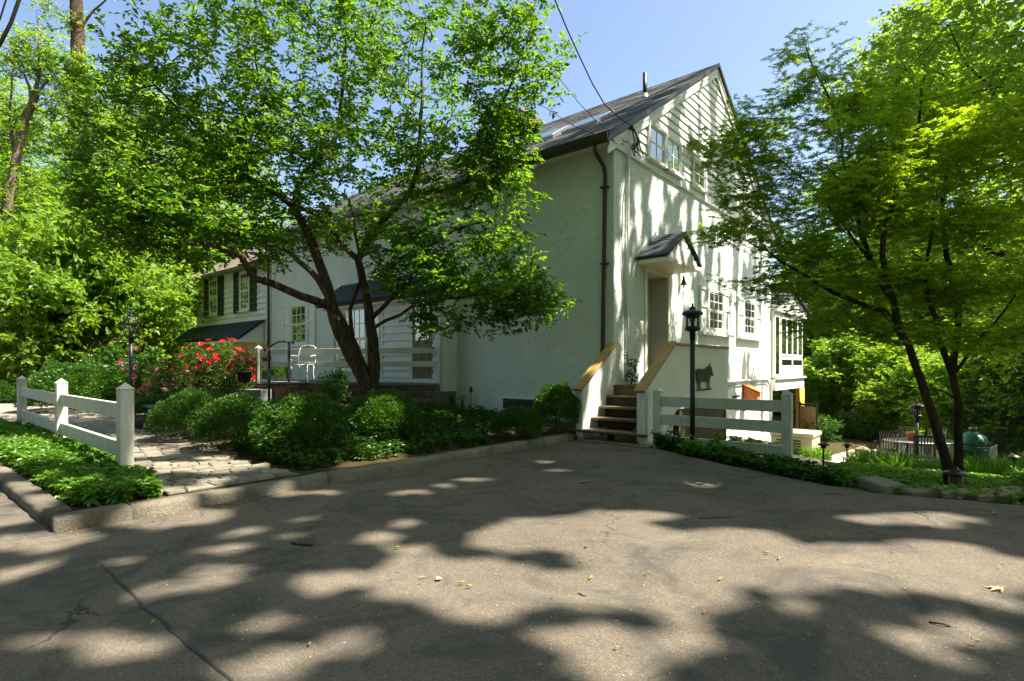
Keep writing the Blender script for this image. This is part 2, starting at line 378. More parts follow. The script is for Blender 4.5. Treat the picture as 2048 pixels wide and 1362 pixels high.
def leaves(P, D, N, L, W, T):
    """vertices and faces of many leaves: base P, direction D, normal N, length L, width W"""
    tv, tf = T
    D = unit(D); S = unit(np.cross(N, D)); U = np.cross(D, S)
    L = np.broadcast_to(L, len(P))[:, None, None]; W = np.broadcast_to(W, len(P))[:, None, None]
    V = P[:, None, :] + D[:, None, :] * (tv[None, :, 0:1] * L) + S[:, None, :] * (tv[None, :, 1:2] * W) + U[:, None, :] * (tv[None, :, 2:3] * L)
    F = tf[None] + (np.arange(len(P)) * len(tv))[:, None, None]
    return V.reshape(-1, 3), F.reshape(-1, tf.shape[1])
def rdir(n, flat=1.0, up=0.0):
    d = rng.normal(size=(n, 3)); d[:, 2] = d[:, 2] * flat + up; return unit(d)
def sprays(C, ntw, nlf, tl, L, T=T_OVAL, wr=.55, flat=.35, droop=.0, twig=True, nup=.55, twr=.0035):
    """leaf sprays round cluster centres C: ntw twiglets each with nlf leaves. returns leaf mesh data and twig mesh data"""
    n = len(C)
    base = np.repeat(C, ntw, 0)
    d = rdir(n * ntw, flat, -droop); ln = tl * rng.uniform(.5, 1.2, (n * ntw, 1))
    st = base + rng.normal(size=base.shape) * tl * .22
    en = st + d * ln
    t = np.linspace(.15, 1, nlf)
    P = (st[:, None, :] + (en - st)[:, None, :] * t[None, :, None]).reshape(-1, 3)
    dd = np.repeat(d, nlf, 0)
    side = unit(np.cross(dd, np.array([0, 0, 1.0])[None] + rng.normal(size=dd.shape) * .15))
    sg = np.tile(np.where(np.arange(nlf) % 2 == 0, 1, -1), n * ntw)[:, None]
    D = dd * .6 + side * sg * rng.uniform(.4, 1.1, (len(dd), 1)) + rng.normal(size=dd.shape) * .25; D[:, 2] -= droop * .6
    N = np.array([0, 0, 1.0])[None] + rng.normal(size=dd.shape) * nup
    Ls = L * rng.uniform(.65, 1.25, len(P))
    lv = leaves(P, D, N, Ls, Ls * wr, T)
    tw = None
    if twig:
        q = np.array([0, 2.094, 4.189]); a = unit(np.cross(d, rng.normal(size=d.shape))); b = np.cross(d, a)
        ring = (a[:, None, :] * np.cos(q)[None, :, None] + b[:, None, :] * np.sin(q)[None, :, None]) * twr
        V = np.concatenate([st[:, None, :] + ring, en[:, None, :] + ring * .4], 1).reshape(-1, 3)
        f = np.array([(0, 1, 4, 3), (1, 2, 5, 4), (2, 0, 3, 5)]); F = (f[None] + (np.arange(len(d)) * 6)[:, None, None]).reshape(-1, 4)
        tw = (V, F)
    return lv, tw
def joinm(parts):
    Vs, Fs, b = [], [], 0
    for V, F in parts: Vs.append(V); Fs.append(F + b); b += len(V)
    return np.concatenate(Vs), np.concatenate(Fs)

# ------------------------------------------------------------------ branch skeletons
def smooth_line(pts, step=.3, jit=.0):
    pts = [np.array(p, float) for p in pts]; out = [pts[0]]
    ext = [2 * pts[0] - pts[1]] + pts + [2 * pts[-1] - pts[-2]]
    for i in range(1, len(ext) - 2):
        p0, p1, p2, p3 = ext[i - 1:i + 3]; k = max(1, int(np.linalg.norm(p2 - p1) / step))
        for j in range(1, k + 1):
            t = j / k
            q = .5 * ((2 * p1) + (-p0 + p2) * t + (2 * p0 - 5 * p1 + 4 * p2 - p3) * t * t + (-p0 + 3 * p1 - 3 * p2 + p3) * t ** 3)
            out.append(q + rng.normal(size=3) * jit)
    return out
class Skel:
    def __init__(s, cap=40000): s.p = np.zeros((cap, 3)); s.par = []; s.n = 0; s.r = []; s.depth = np.zeros(cap)
    def node(s, p, par, r=0):
        s.p[s.n] = p; s.par.append(par); s.r.append(r)
        s.depth[s.n] = 0 if par < 0 else s.depth[par] + np.linalg.norm(s.p[s.n] - s.p[par]); s.n += 1; return s.n - 1
    def near(s, p, w=.12):
        d = np.linalg.norm(s.p[:s.n] - p, axis=1) + w * s.depth[:s.n]; return int(np.argmin(d))
    def limb(s, pts, r0, r1, root=False, jit=.02, step=.3):
        L = smooth_line(pts, step, jit)
        if root: i = s.node(L[0], -1, r0)
        else: i = s.near(np.array(pts[0]), 0)
        for k, q in enumerate(L[1:]):
            t = (k + 1) / (len(L) - 1); i = s.node(q, i, r0 + (r1 - r0) * t)
        return i
    def twigs(s, C, seg=.35, sag=.0, wob=.05, w=.12):
        d0 = np.array([np.min(np.linalg.norm(s.p[:s.n] - c, axis=1)) for c in C])
        for c in C[np.argsort(d0)]:
            i = s.near(c, w); a = s.p[i].copy(); L = np.linalg.norm(c - a); k = max(1, int(L / seg))
            mid = (a + c) / 2 + rng.normal(size=3) * L * .10 + np.array([0, 0, L * (.10 - sag)])
            for j in range(1, k + 1):
                t = j / k; q = (1 - t) ** 2 * a + 2 * t * (1 - t) * mid + t * t * c
                if j < k: q = q + rng.normal(size=3) * wob * seg
                i = s.node(q, i)
    def mesh(s, name, tip=.004, ex=2.2, off=(0, 0, 0), rmax=None):
        n = s.n; acc = np.zeros(n); kids = [[] for _ in range(n)]
        for i in range(n - 1, -1, -1):
            r = acc[i] ** (1 / ex) if acc[i] > 0 else tip
            if s.r[i] > 0: r = s.r[i]
            s.r[i] = r
            if s.par[i] >= 0: acc[s.par[i]] += r ** ex; kids[s.par[i]].append(i)
        V = []; F = []; off = np.array(off)
        starts = [(i, -1) for i in range(n) if s.par[i] < 0]
        while starts:
            i, p = starts.pop(); chain = [] if p < 0 else [p]
            while True:
                chain.append(i); ks = sorted(kids[i], key=lambda k: -s.r[k])
                for k in ks[1:]: starts.append((k, i))
                if not ks: break
                i = ks[0]
            if len(chain) < 2: continue
            P = s.p[chain]; rr = [s.r[c] for c in chain]
            if p >= 0: rr[0] = min(rr[0], rr[1] * 1.15)
            nsd = 9 if max(rr) > .06 else (6 if max(rr) > .02 else 4)
            b = len(V); prev = None
            for j in range(len(P)):
                d = P[min(j + 1, len(P) - 1)] - P[max(j - 1, 0)]; d = d / (np.linalg.norm(d) + 1e-9)
                if prev is None:
                    sd = np.cross(d, [0, 0, 1.0]) if abs(d[2]) < .95 else np.cross(d, [1.0, 0, 0])
                else: sd = prev - d * np.dot(prev, d)
                sd = sd / (np.linalg.norm(sd) + 1e-9); prev = sd; u = np.cross(sd, d)
                for k in range(nsd):
                    t = 2 * math.pi * k / nsd; rad = rr[j] * (1 + (.10 * math.sin(3 * t + j * .7 + b) if rr[j] > .05 else 0))
                    V.append(P[j] - off + (sd * math.cos(t) + u * math.sin(t)) * rad)
            for j in range(len(P) - 1):
                for k in range(nsd):
                    F.append((b + j * nsd + k, b + j * nsd + (k + 1) % nsd, b + (j + 1) * nsd + (k + 1) % nsd, b + (j + 1) * nsd + k))
        return fast_mesh(name, np.array(V), np.array(F), True)
def ell_points(ells, n, shell=.35):
    """n points in the union of ellipsoids (cx,cy,cz,rx,ry,rz,weight), biased to the outer part"""
    w = np.array([e[6] if len(e) > 6 else e[3] * e[4] * e[5] for e in ells], float); w /= w.sum()
    out = []
    for e, k in zip(ells, rng.multinomial(n, w)):
        d = unit(rng.normal(size=(k, 3))); r = rng.uniform(shell ** 3, 1, (k, 1)) ** (1 / 3) * rng.uniform(.9, 1.06, (k, 1))
        out.append(np.array(e[:3]) + d * r * np.array(e[3:6]))
    return np.concatenate(out)
def sstep(a, b, x):
    t = np.clip((np.asarray(x, float) - a) / (b - a), 0, 1); return t * t * (3 - 2 * t)
# ================================================================== TERRAIN
EX = np.array([-60, -5.45, -4.2, -2.9, -1.5, -.85, .3, 3, 12, 60.]); EY = np.array([8.45, 8.45, 8.42, 7.65, 6.95, 6.8, 7.05, 7.6, 8.6, 12.])
def zg(x, y):
    x = np.asarray(x, float); y = np.asarray(y, float)
    left = .10 + .20 * sstep(0, 3, -5.6 - x) * sstep(2.9, 5.0, y) * (1 - sstep(-13, -17, x)) + .02 * np.sin(x * 1.3 + y) - .02
    back = left * (1 - sstep(11, 19, y)) - 1.4 * sstep(11, 19, y) * (1 - sstep(-24, -32, x)) + .6 * sstep(-30, -60, x)
    right = -.045 - 1.38 * sstep(.0, 12.0, y - np.interp(x, EX, EY)) - .9 * sstep(24, 60, y)
    z = np.where(x < -5.67, np.where(y > 1.15, back, -.05), right)
    return z
def axis(lo, hi, fine0, fine1, step):
    a = list(np.arange(fine0, fine1, step)); s = step; v = a[0]
    L = []
    while v > lo: s *= 1.35; v -= s; L.append(max(v, lo))
    s = step; v = a[-1]; H = []
    while v < hi: s *= 1.35; v += s; H.append(min(v, hi))
    return np.array(L[::-1] + a + H)
gx = axis(-500, 500, -24, 10, .25); gx = np.sort(np.append(gx, [-5.66, -5.68])); gy = axis(-500, 500, -2, 30, .25)
GX, GY = np.meshgrid(gx, gy); GZ = zg(GX, GY)
idx = np.arange(GX.size).reshape(GX.shape)
Fq = np.stack([idx[:-1, :-1], idx[:-1, 1:], idx[1:, 1:], idx[1:, :-1]], -1).reshape(-1, 4)
tag(link('ground', fast_mesh('ground', np.stack([GX, GY, GZ], -1).reshape(-1, 3), Fq, True), MT['ground']), kind='structure')

# asphalt driveway with a ragged right edge
edge = [(-5.5, 8.40)]
for a, b in zip(range(1, 9), range(2, 10)):
    k = max(2, int((EX[b] - EX[a]) / .18)) if EX[b] < 13 else 4
    for j in range(k):
        t = j / k; edge.append((EX[a] + (EX[b] - EX[a]) * t, EY[a] + (EY[b] - EY[a]) * t + random.uniform(-.035, .035)))
mb = MB(); pts = edge + [(60, 12), (60, -60), (-60, -60), (-60, 1.03), (-5.5, 1.03)]
mb.prism([(x, y, -.09) for x, y in pts], (0, 0, .09))
drive = tag(mb.build('driveway', MT['asphalt']), kind='structure')
def seam(pl, w):
    mb = MB(); L = [np.array((p[0] + random.uniform(-.01, .01), p[1] + random.uniform(-.01, .01), 0)) for p in smooth_line([(x, y, 0) for x, y in pl], .12)]
    for a, b in zip(L[:-1], L[1:]):
        d = Vector(b - a).normalized(); s = Vector((-d.y, d.x, 0)) * w * random.uniform(.35, .6)
        mb.add([Vector(a) - s + Vector((0, 0, .004)), Vector(a) + s + Vector((0, 0, .004)), Vector(b) + s + Vector((0, 0, .004)), Vector(b) - s + Vector((0, 0, .004))], [(0, 1, 2, 3)])
    mb.build('tar_seam', MT['tar'], drive)
seam([at(205, 1128, 3.66)[:2], at(290, 1215, 3.0)[:2], at(380, 1290, 2.6)[:2], at(470, 1362, 2.3)[:2]], .018)
#seam([at(1290, 1120, 3.74)[:2], at(1170, 1140, 3.55)[:2], at(1060, 1215, 3.0)[:2], at(985, 1300, 2.55)[:2]], .008)

# ------------------------------------------------------------------ kerb
kerb = tag(MB().box(-5.72, -5.56, 1.12, 8.3, -.06, .03).build('kerb', MT['mortar']), kind='structure')
def kerbstone(x0, x1, y0, y1, h):
    mb = MB(); lx = x1 - x0 > y1 - y0; n = max(2, int((x1 - x0 if lx else y1 - y0) / .16))
    rows = []
    for i in range(n + 1):
        t = i / n
        def j(a=.012): return random.uniform(-a, a)
        if lx: x = x0 + (x1 - x0) * t; rows.append([(x, y0 + j(.008), -.08), (x, y0 + j() - .0, h - .035 + j(.006)), (x, y0 + .03 + j(.008), h + j(.005)), (x, y1 - .02 + j(.008), h + j(.005)), (x, y1 + j(.005), -.08)])
        else: y = y0 + (y1 - y0) * t; rows.append([(x1 + j(.008), y, -.08), (x1 + j() , y, h - .035 + j(.006)), (x1 - .03 + j(.008), y, h + j(.005)), (x0 + .02 + j(.008), y, h + j(.005)), (x0 + j(.005), y, -.08)])
    vs = [p for r in rows for p in r]; fs = []
    for i in range(n):
        for k in range(4): fs.append((i * 5 + k, i * 5 + k + 1, i * 5 + 5 + k + 1, i * 5 + 5 + k))
    fs += [(0, 1, 2, 3, 4), tuple(n * 5 + k for k in range(5))]
    mb.add(vs, fs, True); mb.build('kerbstone', MT['granite'], kerb)
kerbstone(-5.74, -5.52, 1.04, 1.55, .11)
for a, b in ((1.565, 3.42), (3.435, 5.35), (5.365, 7.0), (7.015, 8.36)): kerbstone(-5.72, -5.53, a, b, .105)
xx = -5.875
while xx > -19:
    L = random.uniform(1.5, 2.2); kerbstone(xx - L, xx, 1.03, 1.23, .105); xx -= L + .015

# ------------------------------------------------------------------ cobbled path
path = MB()
PW = lambda x: (1.62 + .0 * x, 3.05 + .35 * float(sstep(-7, -10, x)))
path.prism([(-5.74, 1.9, .05), (-5.74, 3.0, .05), (-10, 3.45, .05), (-13.2, 3.5, .05), (-15.5, 6.6, .05), (-17, 6.3, .05), (-16.5, 3.6, .05), (-24, 4.2, .05), (-24, 1.95, .05), (-9, 1.95, .05)], (0, 0, .062))
cob = tag(path.build('cobbled_path', MT['joint']), kind='structure')
def cobmesh():
    mb = MB(); vs = []
    for z, s in ((-.06, .98), (-.002, 1), (.014, .88)):
        for sx, sy in ((-1, -1), (1, -1), (1, 1), (-1, 1)):
            vs.append((sx * .5 * s + random.uniform(-.05, .05), sy * .5 * s + random.uniform(-.06, .06), z + random.uniform(-.004, .004) if z >= 0 else z))
    fs = [(8, 9, 10, 11)]
    for k in (0, 4):
        for i in range(4): fs.append((k + i, k + (i + 1) % 4, k + 4 + (i + 1) % 4, k + 4 + i))
    mb.add(vs, fs); me = mb.mesh('cobble'); me.materials.append(MT['cobble']); return me
cms = [cobmesh() for _ in range(8)]
far = MB(); xx = -5.745; cnt = 0
while xx > -23.5:
    w = random.uniform(.125, .155); yy = 1.9 + random.uniform(-.1, .05); y1 = 3.0 + .45 * min(1, max(0, (-5.9 - xx) / 4)) + (.4 if xx < -14 else 0)
    while yy < y1:
        L = random.uniform(.17, .26); c = Vector((xx - w / 2, yy + L / 2, .118))
        if cnt < 290:
            o = link('cobble', random.choice(cms), None, cob, c + Vector((0, 0, random.uniform(-.004, .010)))); o.scale = ((w - .013), (L - .014), 1.1); o.rotation_euler = (random.uniform(-.05, .05), random.uniform(-.05, .05), random.uniform(-.07, .07) + random.choice((0, math.pi))); cnt += 1
        else: far.box(c.x - w / 2 + .006, c.x + w / 2 - .006, c.y - L / 2 + .007, c.y + L / 2 - .007, .06, .128 + random.uniform(-.005, .005))
        yy += L
    xx -= w
for i in range(22):                     # the branch that turns towards the patio steps
    for j in range(7):
        p = Vector((-13.3 - j * .3 + i * .0 - i * .095, 3.55 + i * .145, .12)); far.box(p.x - .14, p.x + .14, p.y - .065, p.y + .065, .06, .128 + random.uniform(-.005, .005))
tag(far.build('far_cobbles', MT['cobble'], cob), kind='stuff')

# the white pipe that edges the fence bed
mb = MB(); mb.tube(smooth_line([(-6.75, 1.93, .16), (-8.2, 1.90, .15), (-9.7, 1.86, .17), (-12, 1.88, .15)], .3, .006), .022, 8)
tag(mb.build('edging_pipe', MT['whitepipe'], loc=(-9, 1.9, .1)), 'thin white pipe lying along the foot of the left fence', 'pipe')
# low stone block where the path turns
t = thing('stone_block', 'rough grey stone block at the turn of the cobbled path', 'stone', (-12.2, 3.85, .08))
mb = MB(); mb.box(-12.55, -11.75, 3.72, 4.3, .05, .50); mb.build('block', MT['fieldstone'], t, bev=.05, seg=2)
mb = MB(); mb.box(-12.62, -11.68, 3.66, 4.38, .50, .56); mb.build('cap_slab', MT['bluestone'], t, bev=.012)

# ================================================================== HOUSE
XG, YF = -5.45, 9.58
RS = .652                                     # main roof slope
house = thing('house', 'large white stucco house with clapboard gable and dark shingled roof', 'house', (-12, 14, 0))
gm = lambda a, o, z: (XG + o, a, z)
def fm(y0): return lambda a, o, z: (a, y0 - o, z)
def wbox(mb, mp, a0, a1, o0, o1, z0, z1):
    return mb.add([mp(a, o, z) for z in (z0, z1) for o in (o0, o1) for a in (a0, a1)], [(0, 2, 3, 1), (4, 5, 7, 6), (0, 1, 5, 4), (1, 3, 7, 5), (3, 2, 6, 7), (2, 0, 4, 6)])
def window(parent, mp, a0, a1, z0, z1, cols, rows, sashes=1, fr=.06, o0=.0, gl='glass', sill=True, dep=.06, st=.035):
    mb = MB(); ou = o0 + dep
    wbox(mb, mp, a0, a0 + fr, o0, ou, z0, z1); wbox(mb, mp, a1 - fr, a1, o0, ou, z0, z1)
    wbox(mb, mp, a0 + fr, a1 - fr, o0, ou, z1 - fr, z1); wbox(mb, mp, a0 + fr, a1 - fr, o0, ou, z0, z0 + fr)
    fo = mb.build('window', MT['white'], parent, bev=.004)
    A0, A1, Z0, Z1 = a0 + fr, a1 - fr, z0 + fr, z1 - fr
    panes = []
    mu = MB()
    for s in range(sashes):
        h = (Z1 - Z0) / sashes; s0 = Z0 + s * h; s1 = s0 + h; oo = o0 + min(.012, dep * .3) + (.012 if s == 1 else 0)
        wbox(mu, mp, A0, A0 + st, oo, oo + .02, s0, s1); wbox(mu, mp, A1 - st, A1, oo, oo + .02, s0, s1)
        wbox(mu, mp, A0 + st, A1 - st, oo, oo + .02, s0, s0 + st); wbox(mu, mp, A0 + st, A1 - st, oo, oo + .02, s1 - st, s1)
        pw = (A1 - A0 - 2 * st) / cols; ph = (h - 2 * st) / rows
        for i in range(1, cols): wbox(mu, mp, A0 + st + i * pw - .011, A0 + st + i * pw + .011, oo + .004, oo + .018, s0 + st, s1 - st)
        for j in range(1, rows): wbox(mu, mp, A0 + st, A1 - st, oo + .005, oo + .017, s0 + st + j * ph - .011, s0 + st + j * ph + .011)
        for i in range(cols):
            for j in range(rows):
                pm = MB(); wbox(pm, mp, A0 + st + i * pw, A0 + st + (i + 1) * pw, oo + .001, oo + .008, s0 + st + j * ph, s0 + st + (j + 1) * ph)
                pm.build('pane', MT[gl], fo)
    mu.build('sash', MT['white'], fo)
    if sill:
        sm = MB(); wbox(sm, mp, a0 - .05, a1 + .05, o0, o0 + .11, z0 - .05, z0 - .003); sm.build('sill', MT['white'], fo)
    return fo
def shutter(parent, mp, a0, a1, z0, z1, m='white', o0=.0, louvre=False, swing=0):
    mb = MB(); o1 = o0 + .06; r = .06
    wbox(mb, mp, a0, a0 + r, o0 + .005, o1, z0, z1); wbox(mb, mp, a1 - r, a1, o0 + .005, o1, z0, z1)
    zm = z0 + (z1 - z0) * .58
    for c in (z0 + .04, zm, z1 - .04): wbox(mb, mp, a0 + r, a1 - r, o0 + .005, o1 - .002, c - .04, c + .04)
    if louvre:
        z = z0 + .1
        while z < z1 - .09:
            if abs(z - zm) > .05: wbox(mb, mp, a0 + r, a1 - r, o0 + .012, o1 - .006, z, z + .022)
            z += .042
    else: wbox(mb, mp, a0 + r, a1 - r, o0 + .006, o1 - .03, z0 + .08, z1 - .08)
    wbox(mb, mp, a0 + r, a1 - r, o0 + .002, o0 + .006, z0, z1)
    return mb.build('shutter', MT[m], parent)

# --- gable-end wall with a recessed door
D0, D1, DZ0, DZ1 = 10.97, 12.01, .95, 3.32
mb = MB()
mb.box(XG - .4, XG, YF, D0, -1.8, 5.62); mb.box(XG - .4, XG, D1, 20.26, -1.8, 5.62); mb.box(XG - .4, XG, D0, D1, -1.8, DZ0); mb.box(XG - .4, XG, D0, D1, DZ1, 5.62)
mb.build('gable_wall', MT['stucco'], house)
mb = MB(); mb.box(XG - .46, XG - .401, D0 - .1, D1 + .1, DZ0, DZ1 + .1); mb.build('door', MT['beige'], house)
mb = MB()
for a, b in ((D0 - .11, D0 - .003), (D1 + .003, D1 + .11)): mb.box(XG + .002, XG + .03, a, b, DZ0, DZ1 + .12)
mb.box(XG + .002, XG + .028, D0 - .003, D1 + .003, DZ1 + .004, DZ1 + .12); mb.build('door_frame', MT['soffit'], house)
mb = MB(); mb.box(XG - .395, XG - .012, D1 - .012, D1 - .002, DZ0 + .01, DZ1 - .01); mb.build('door_reveal', MT['beige'], house)
# --- gable triangle: backing and clapboards one by one
zt = lambda y: 5.76 + RS * (min(y, 2 * 14.92 - y) - YF)
mb = MB(); mb.prism([(XG - .25, YF, 5.62), (XG - .25, 20.26, 5.62), (XG - .25, 20.26, zt(20.26)), (XG - .25, 14.92, zt(14.92)), (XG - .25, YF, zt(YF))], (.24, 0, 0)); mb.build('gable_backing', MT['white'], house)
mb = MB(); mb.box(XG - .05, XG + .05, YF - .02, 20.28, 5.56, 5.63); mb.build('trim_board', MT['white'], house)
z = 5.635
while z < 9.05:
    h = .19; lo = YF + max(0, (z + .02 - 5.76) / RS); hi = 2 * 14.92 - lo; lo2 = YF + max(0, (z + h - 5.76) / RS); hi2 = 2 * 14.92 - lo2
    if lo2 < 14.9:
        MB().add([(XG - .008, lo, z), (XG + .045, lo, z), (XG + .012, lo2, z + h + .006), (XG - .008, lo2, z + h + .006), (XG - .008, hi, z), (XG + .045, hi, z), (XG + .012, hi2, z + h + .006), (XG - .008, hi2, z + h + .006)],
                 [(0, 1, 2, 3), (7, 6, 5, 4), (1, 5, 6, 2), (0, 4, 5, 1), (3, 2, 6, 7), (0, 3, 7, 4)]).build('clapboard', MT['siding'], house)
    z += h
# --- corner board and front stucco walls
def fwall(a0, a1, y0, z0, z1, name='front_wall', m='stucco', th=.35):
    mb = MB(); mb.box(a0, a1, y0, y0 + th, z0, z1); return mb.build(name, MT[m], house)
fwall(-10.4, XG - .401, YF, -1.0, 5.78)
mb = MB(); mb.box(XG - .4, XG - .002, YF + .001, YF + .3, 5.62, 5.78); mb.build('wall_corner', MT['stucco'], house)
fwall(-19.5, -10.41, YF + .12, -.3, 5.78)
# basement window in the front wall
mb = MB(); wbox(mb, fm(YF), -8.35, -7.25, .0, .04, .32, .62); bw = mb.build('basement_window', MT['white'], house, bev=.005)
mb = MB(); wbox(mb, fm(YF), -8.27, -7.33, .041, .046, .36, .58); mb.build('pane', MT['glass_d'], bw)

# --- main roof with courses of shingles, rake boards, gutter, skylight, pipe, chimney
XR = XG + .13; XL = -19.7
nrm = Vector((0, -RS, 1)).normalized()
def roofslab(front, xl, xr, y_e, yr, zf, th, name, m):
    s = 1 if front else -1
    a = [(xl, y_e, zf(y_e)), (xl, yr, zf(yr)), (xl, yr, zf(yr) + th), (xl, y_e, zf(y_e) + th)]
    return MB().prism(a, (xr - xl, 0, 0)).build(name, m, house)
zr = lambda y: 5.80 + RS * (y - YF)
zrb = lambda y: 5.80 + RS * (2 * 14.92 - y - YF)
roofslab(True, XL, XR, YF - .38, 14.92, zr, .10, 'roof', MT['shingle'])
roofslab(False, XL, XR, 20.26 + .38, 14.921, zrb, .10, 'roof', MT['shingle'])
cm = MB(); y = YF - .42; k = 0
while y < 14.85:
    dy = .135; y2 = min(y + dy + .05, 14.95); x = XL - .02
    while x < XR + .02:
        w = random.choice((.33, .5, .66)); x2 = min(x + w, XR + .025); lift = random.uniform(.006, .014)
        z0 = zr(y) + .105; z1 = zr(y2) + .103
        cm.add([(x, y, z0 - .012), (x2, y, z0 - .012), (x, y, z0 + lift), (x2, y, z0 + lift), (x, y2, z1), (x2, y2, z1)], [(0, 1, 3, 2), (2, 3, 5, 4)]); x = x2
    y += dy; k += 1
tag(cm.build('roof_shingles', MT['shingle'], house), kind='stuff')
for sgn in (1, -1):                       # rake boards and dark drip edges
    f = zr if sgn > 0 else zrb
    e = YF - .34 if sgn > 0 else 20.26 + .34
    mb = MB(); mb.prism([(XG + .05, e, f(e) - .24), (XG + .05, 14.92, f(14.92) - .24), (XG + .05, 14.92, f(14.92) - .004), (XG + .05, e, f(e) - .004)], (.03, 0, 0)); mb.build('rake_board', MT['white'], house)
    mb = MB(); mb.prism([(XR - .06, e, f(e) - .10), (XR - .06, 14.92, f(14.92) - .10), (XR - .06, 14.92, f(14.92) - .003), (XR - .06, e, f(e) - .003)], (.03, 0, 0)); mb.build('rake_fascia', MT['white'], house)
    mb = MB(); mb.prism([(XG + .08, e, f(e) - .05), (XG + .08, 14.92, f(14.92) - .05), (XG + .08, 14.92, f(14.92) - .02), (XG + .08, e, f(e) - .02)], (XR - .061 - XG - .08, 0, 0)); mb.build('rake_soffit', MT['white'], house)
    mb = MB(); mb.prism([(XR + .001, e - .1 * sgn, f(e - .1 * sgn) + .02), (XR + .001, 14.92, f(14.92) + .02), (XR + .001, 14.92, f(14.92) + .12), (XR + .001, e - .1 * sgn, f(e - .1 * sgn) + .12)], (.02, 0, 0)); mb.build('drip_edge', MT['brown'], house)
mb = MB(); mb.box(XL, XR - .03, YF - .33, YF - .01, 5.60, 5.63); mb.build('soffit', MT['white'], house)
mb = MB(); mb.box(XL, XR - .02, YF - .36, YF - .331, 5.56, 5.70); mb.build('fascia', MT['brown'], house)
mb = MB()
prof = [(-.375, 5.70), (-.375, 5.56), (-.42, 5.53), (-.48, 5.54), (-.50, 5.60), (-.51, 5.70), (-.495, 5.70), (-.47, 5.57), (-.42, 5.55), (-.39, 5.58), (-.39, 5.70)]
mb.prism([(XL, YF + a, zz) for a, zz in prof], (XR - XL + .02, 0, 0)); mb.build('gutter', MT['brown'], house)
def downspout(pts): return MB().tube(pts, .042, 8).build('downspout', MT['brown'], house)
downspout([(-5.62, YF - .43, 5.55), (-5.62, YF - .42, 5.42), (-5.60, YF - .12, 5.2), (-5.60, YF - .07, 5.05), (-5.68, YF - .07, .35), (-5.68, YF - .14, .22)])
downspout([(-9.98, YF - .20, 3.2), (-9.98, YF - .14, 3.0), (-9.98, YF - .14, .3)])
downspout([(-19.42, YF - .40, 5.5), (-19.42, YF + .04, 5.1), (-19.42, YF + .05, .9)])
for zz in (1.6, 3.3, 4.8): MB().box(-5.70, -5.54, YF - .115, YF - .003, zz, zz + .025).build('downspout_strap', MT['brown'], house)
for x0 in (-9.0, -7.75):                  # two skylights
    y0, y1 = 11.1, 11.9
    mb = MB(); mb.prism([(x0, y0, zr(y0) + .1), (x0, y1, zr(y1) + .1), (x0, y1, zr(y1) + .2), (x0, y0, zr(y0) + .2)], (1.0, 0, 0)); so = mb.build('skylight', MT['metal'], house)
    mb = MB(); mb.prism([(x0 + .07, y0 + .06, zr(y0 + .06) + .202), (x0 + .07, y1 - .06, zr(y1 - .06) + .202), (x0 + .07, y1 - .06, zr(y1 - .06) + .21), (x0 + .07, y0 + .06, zr(y0 + .06) + .21)], (.86, 0, 0)); mb.build('pane', MT['glass'], so)
MB().tube([(-6.55, 13.1, zr(13.1)), (-6.55, 13.1, zr(13.1) + .72)], .055, 10).build('vent_pipe', MT['black'], house)
MB().lathe((-6.55, 13.1, zr(13.1) + .05), [(.16, -.06), (.10, .05), (.065, .14)], 10).build('pipe_flashing', MT['metal'], house)
ch = MB().box(-12.78, -11.72, 14.42, 15.42, 8.4, 9.85).build('chimney', MT['mortar'], house)
cb = MB(); zz = 8.9; k = 0
while zz < 9.86:
    for (ax0, ax1, fx) in ((-12.80, -11.70, 'x0'), (14.40, 15.44, 'y0')):
        a = ax0 - (.1 if k % 2 else 0)
        while a < ax1:
            b0, b1 = max(a, ax0), min(a + .2, ax1); j = random.uniform(0, .012)
            if b1 - b0 > .03:
                if fx == 'x0': cb.box(b0 + .005, b1 - .005, 14.40 - j, 14.43, zz, zz + .062)
                else: cb.box(-11.73, -11.70 + j, b0 + .005, b1 - .005, zz, zz + .062)
            a += .21
    zz += .073; k += 1
tag(cb.build('chimney_bricks', MT['brick'], ch), kind='stuff')
mb = MB(); mb.box(-12.84, -11.66, 14.36, 15.48, 9.851, 9.93); mb.build('chimney_cap', MT['brick'], ch)

# --- windows of the gable end
window(house, gm, 10.94, 11.78, 5.76, 6.54, 2, 2, o0=.03); window(house, gm, 11.79, 12.63, 5.76, 6.54, 2, 2, o0=.03)
window(house, gm, 13.34, 14.18, 5.77, 6.48, 2, 2, o0=.03); window(house, gm, 16.9, 17.74, 5.77, 6.48, 2, 2, o0=.03)
for a0, a1 in ((14.42, 15.58), (17.28, 18.40)):
    window(house, gm, a0, a1, 2.24, 3.33, 3, 2, sashes=2, o0=.0)
    shutter(house, gm, a0 - .56, a0 - .012, 2.20, 3.36); shutter(house, gm, a1 + .012, a1 + .56, 2.20, 3.36)
    mb = MB(); mb.box(XG + .001, XG + .14, a0 - .56, a1 + .56, 2.12, 2.18); mb.build('window_ledge', MT['white'], house)
mb = MB(); mb.box(XG + .001, XG + .12, 16.05, 16.32, 3.15, 3.45); mb.build('vent_hood', MT['white'], house)
# conduit along the lower gable wall
MB().tube(smooth_line([(XG + .04, 15.7, .86), (XG + .04, 17.5, .88), (XG + .04, 19.9, .87), (XG + .05, 20.12, .78), (XG + .05, 20.12, -.6)], .3), .03, 8).build('conduit', MT['white'], house)
MB().tube(smooth_line([(XG + .04, 15.7, .76), (XG + .04, 17.5, .77), (XG + .04, 19.7, .77), (XG + .05, 19.95, .68), (XG + .05, 19.95, -.6)], .3), .018, 8).build('conduit', MT['metal'], house)

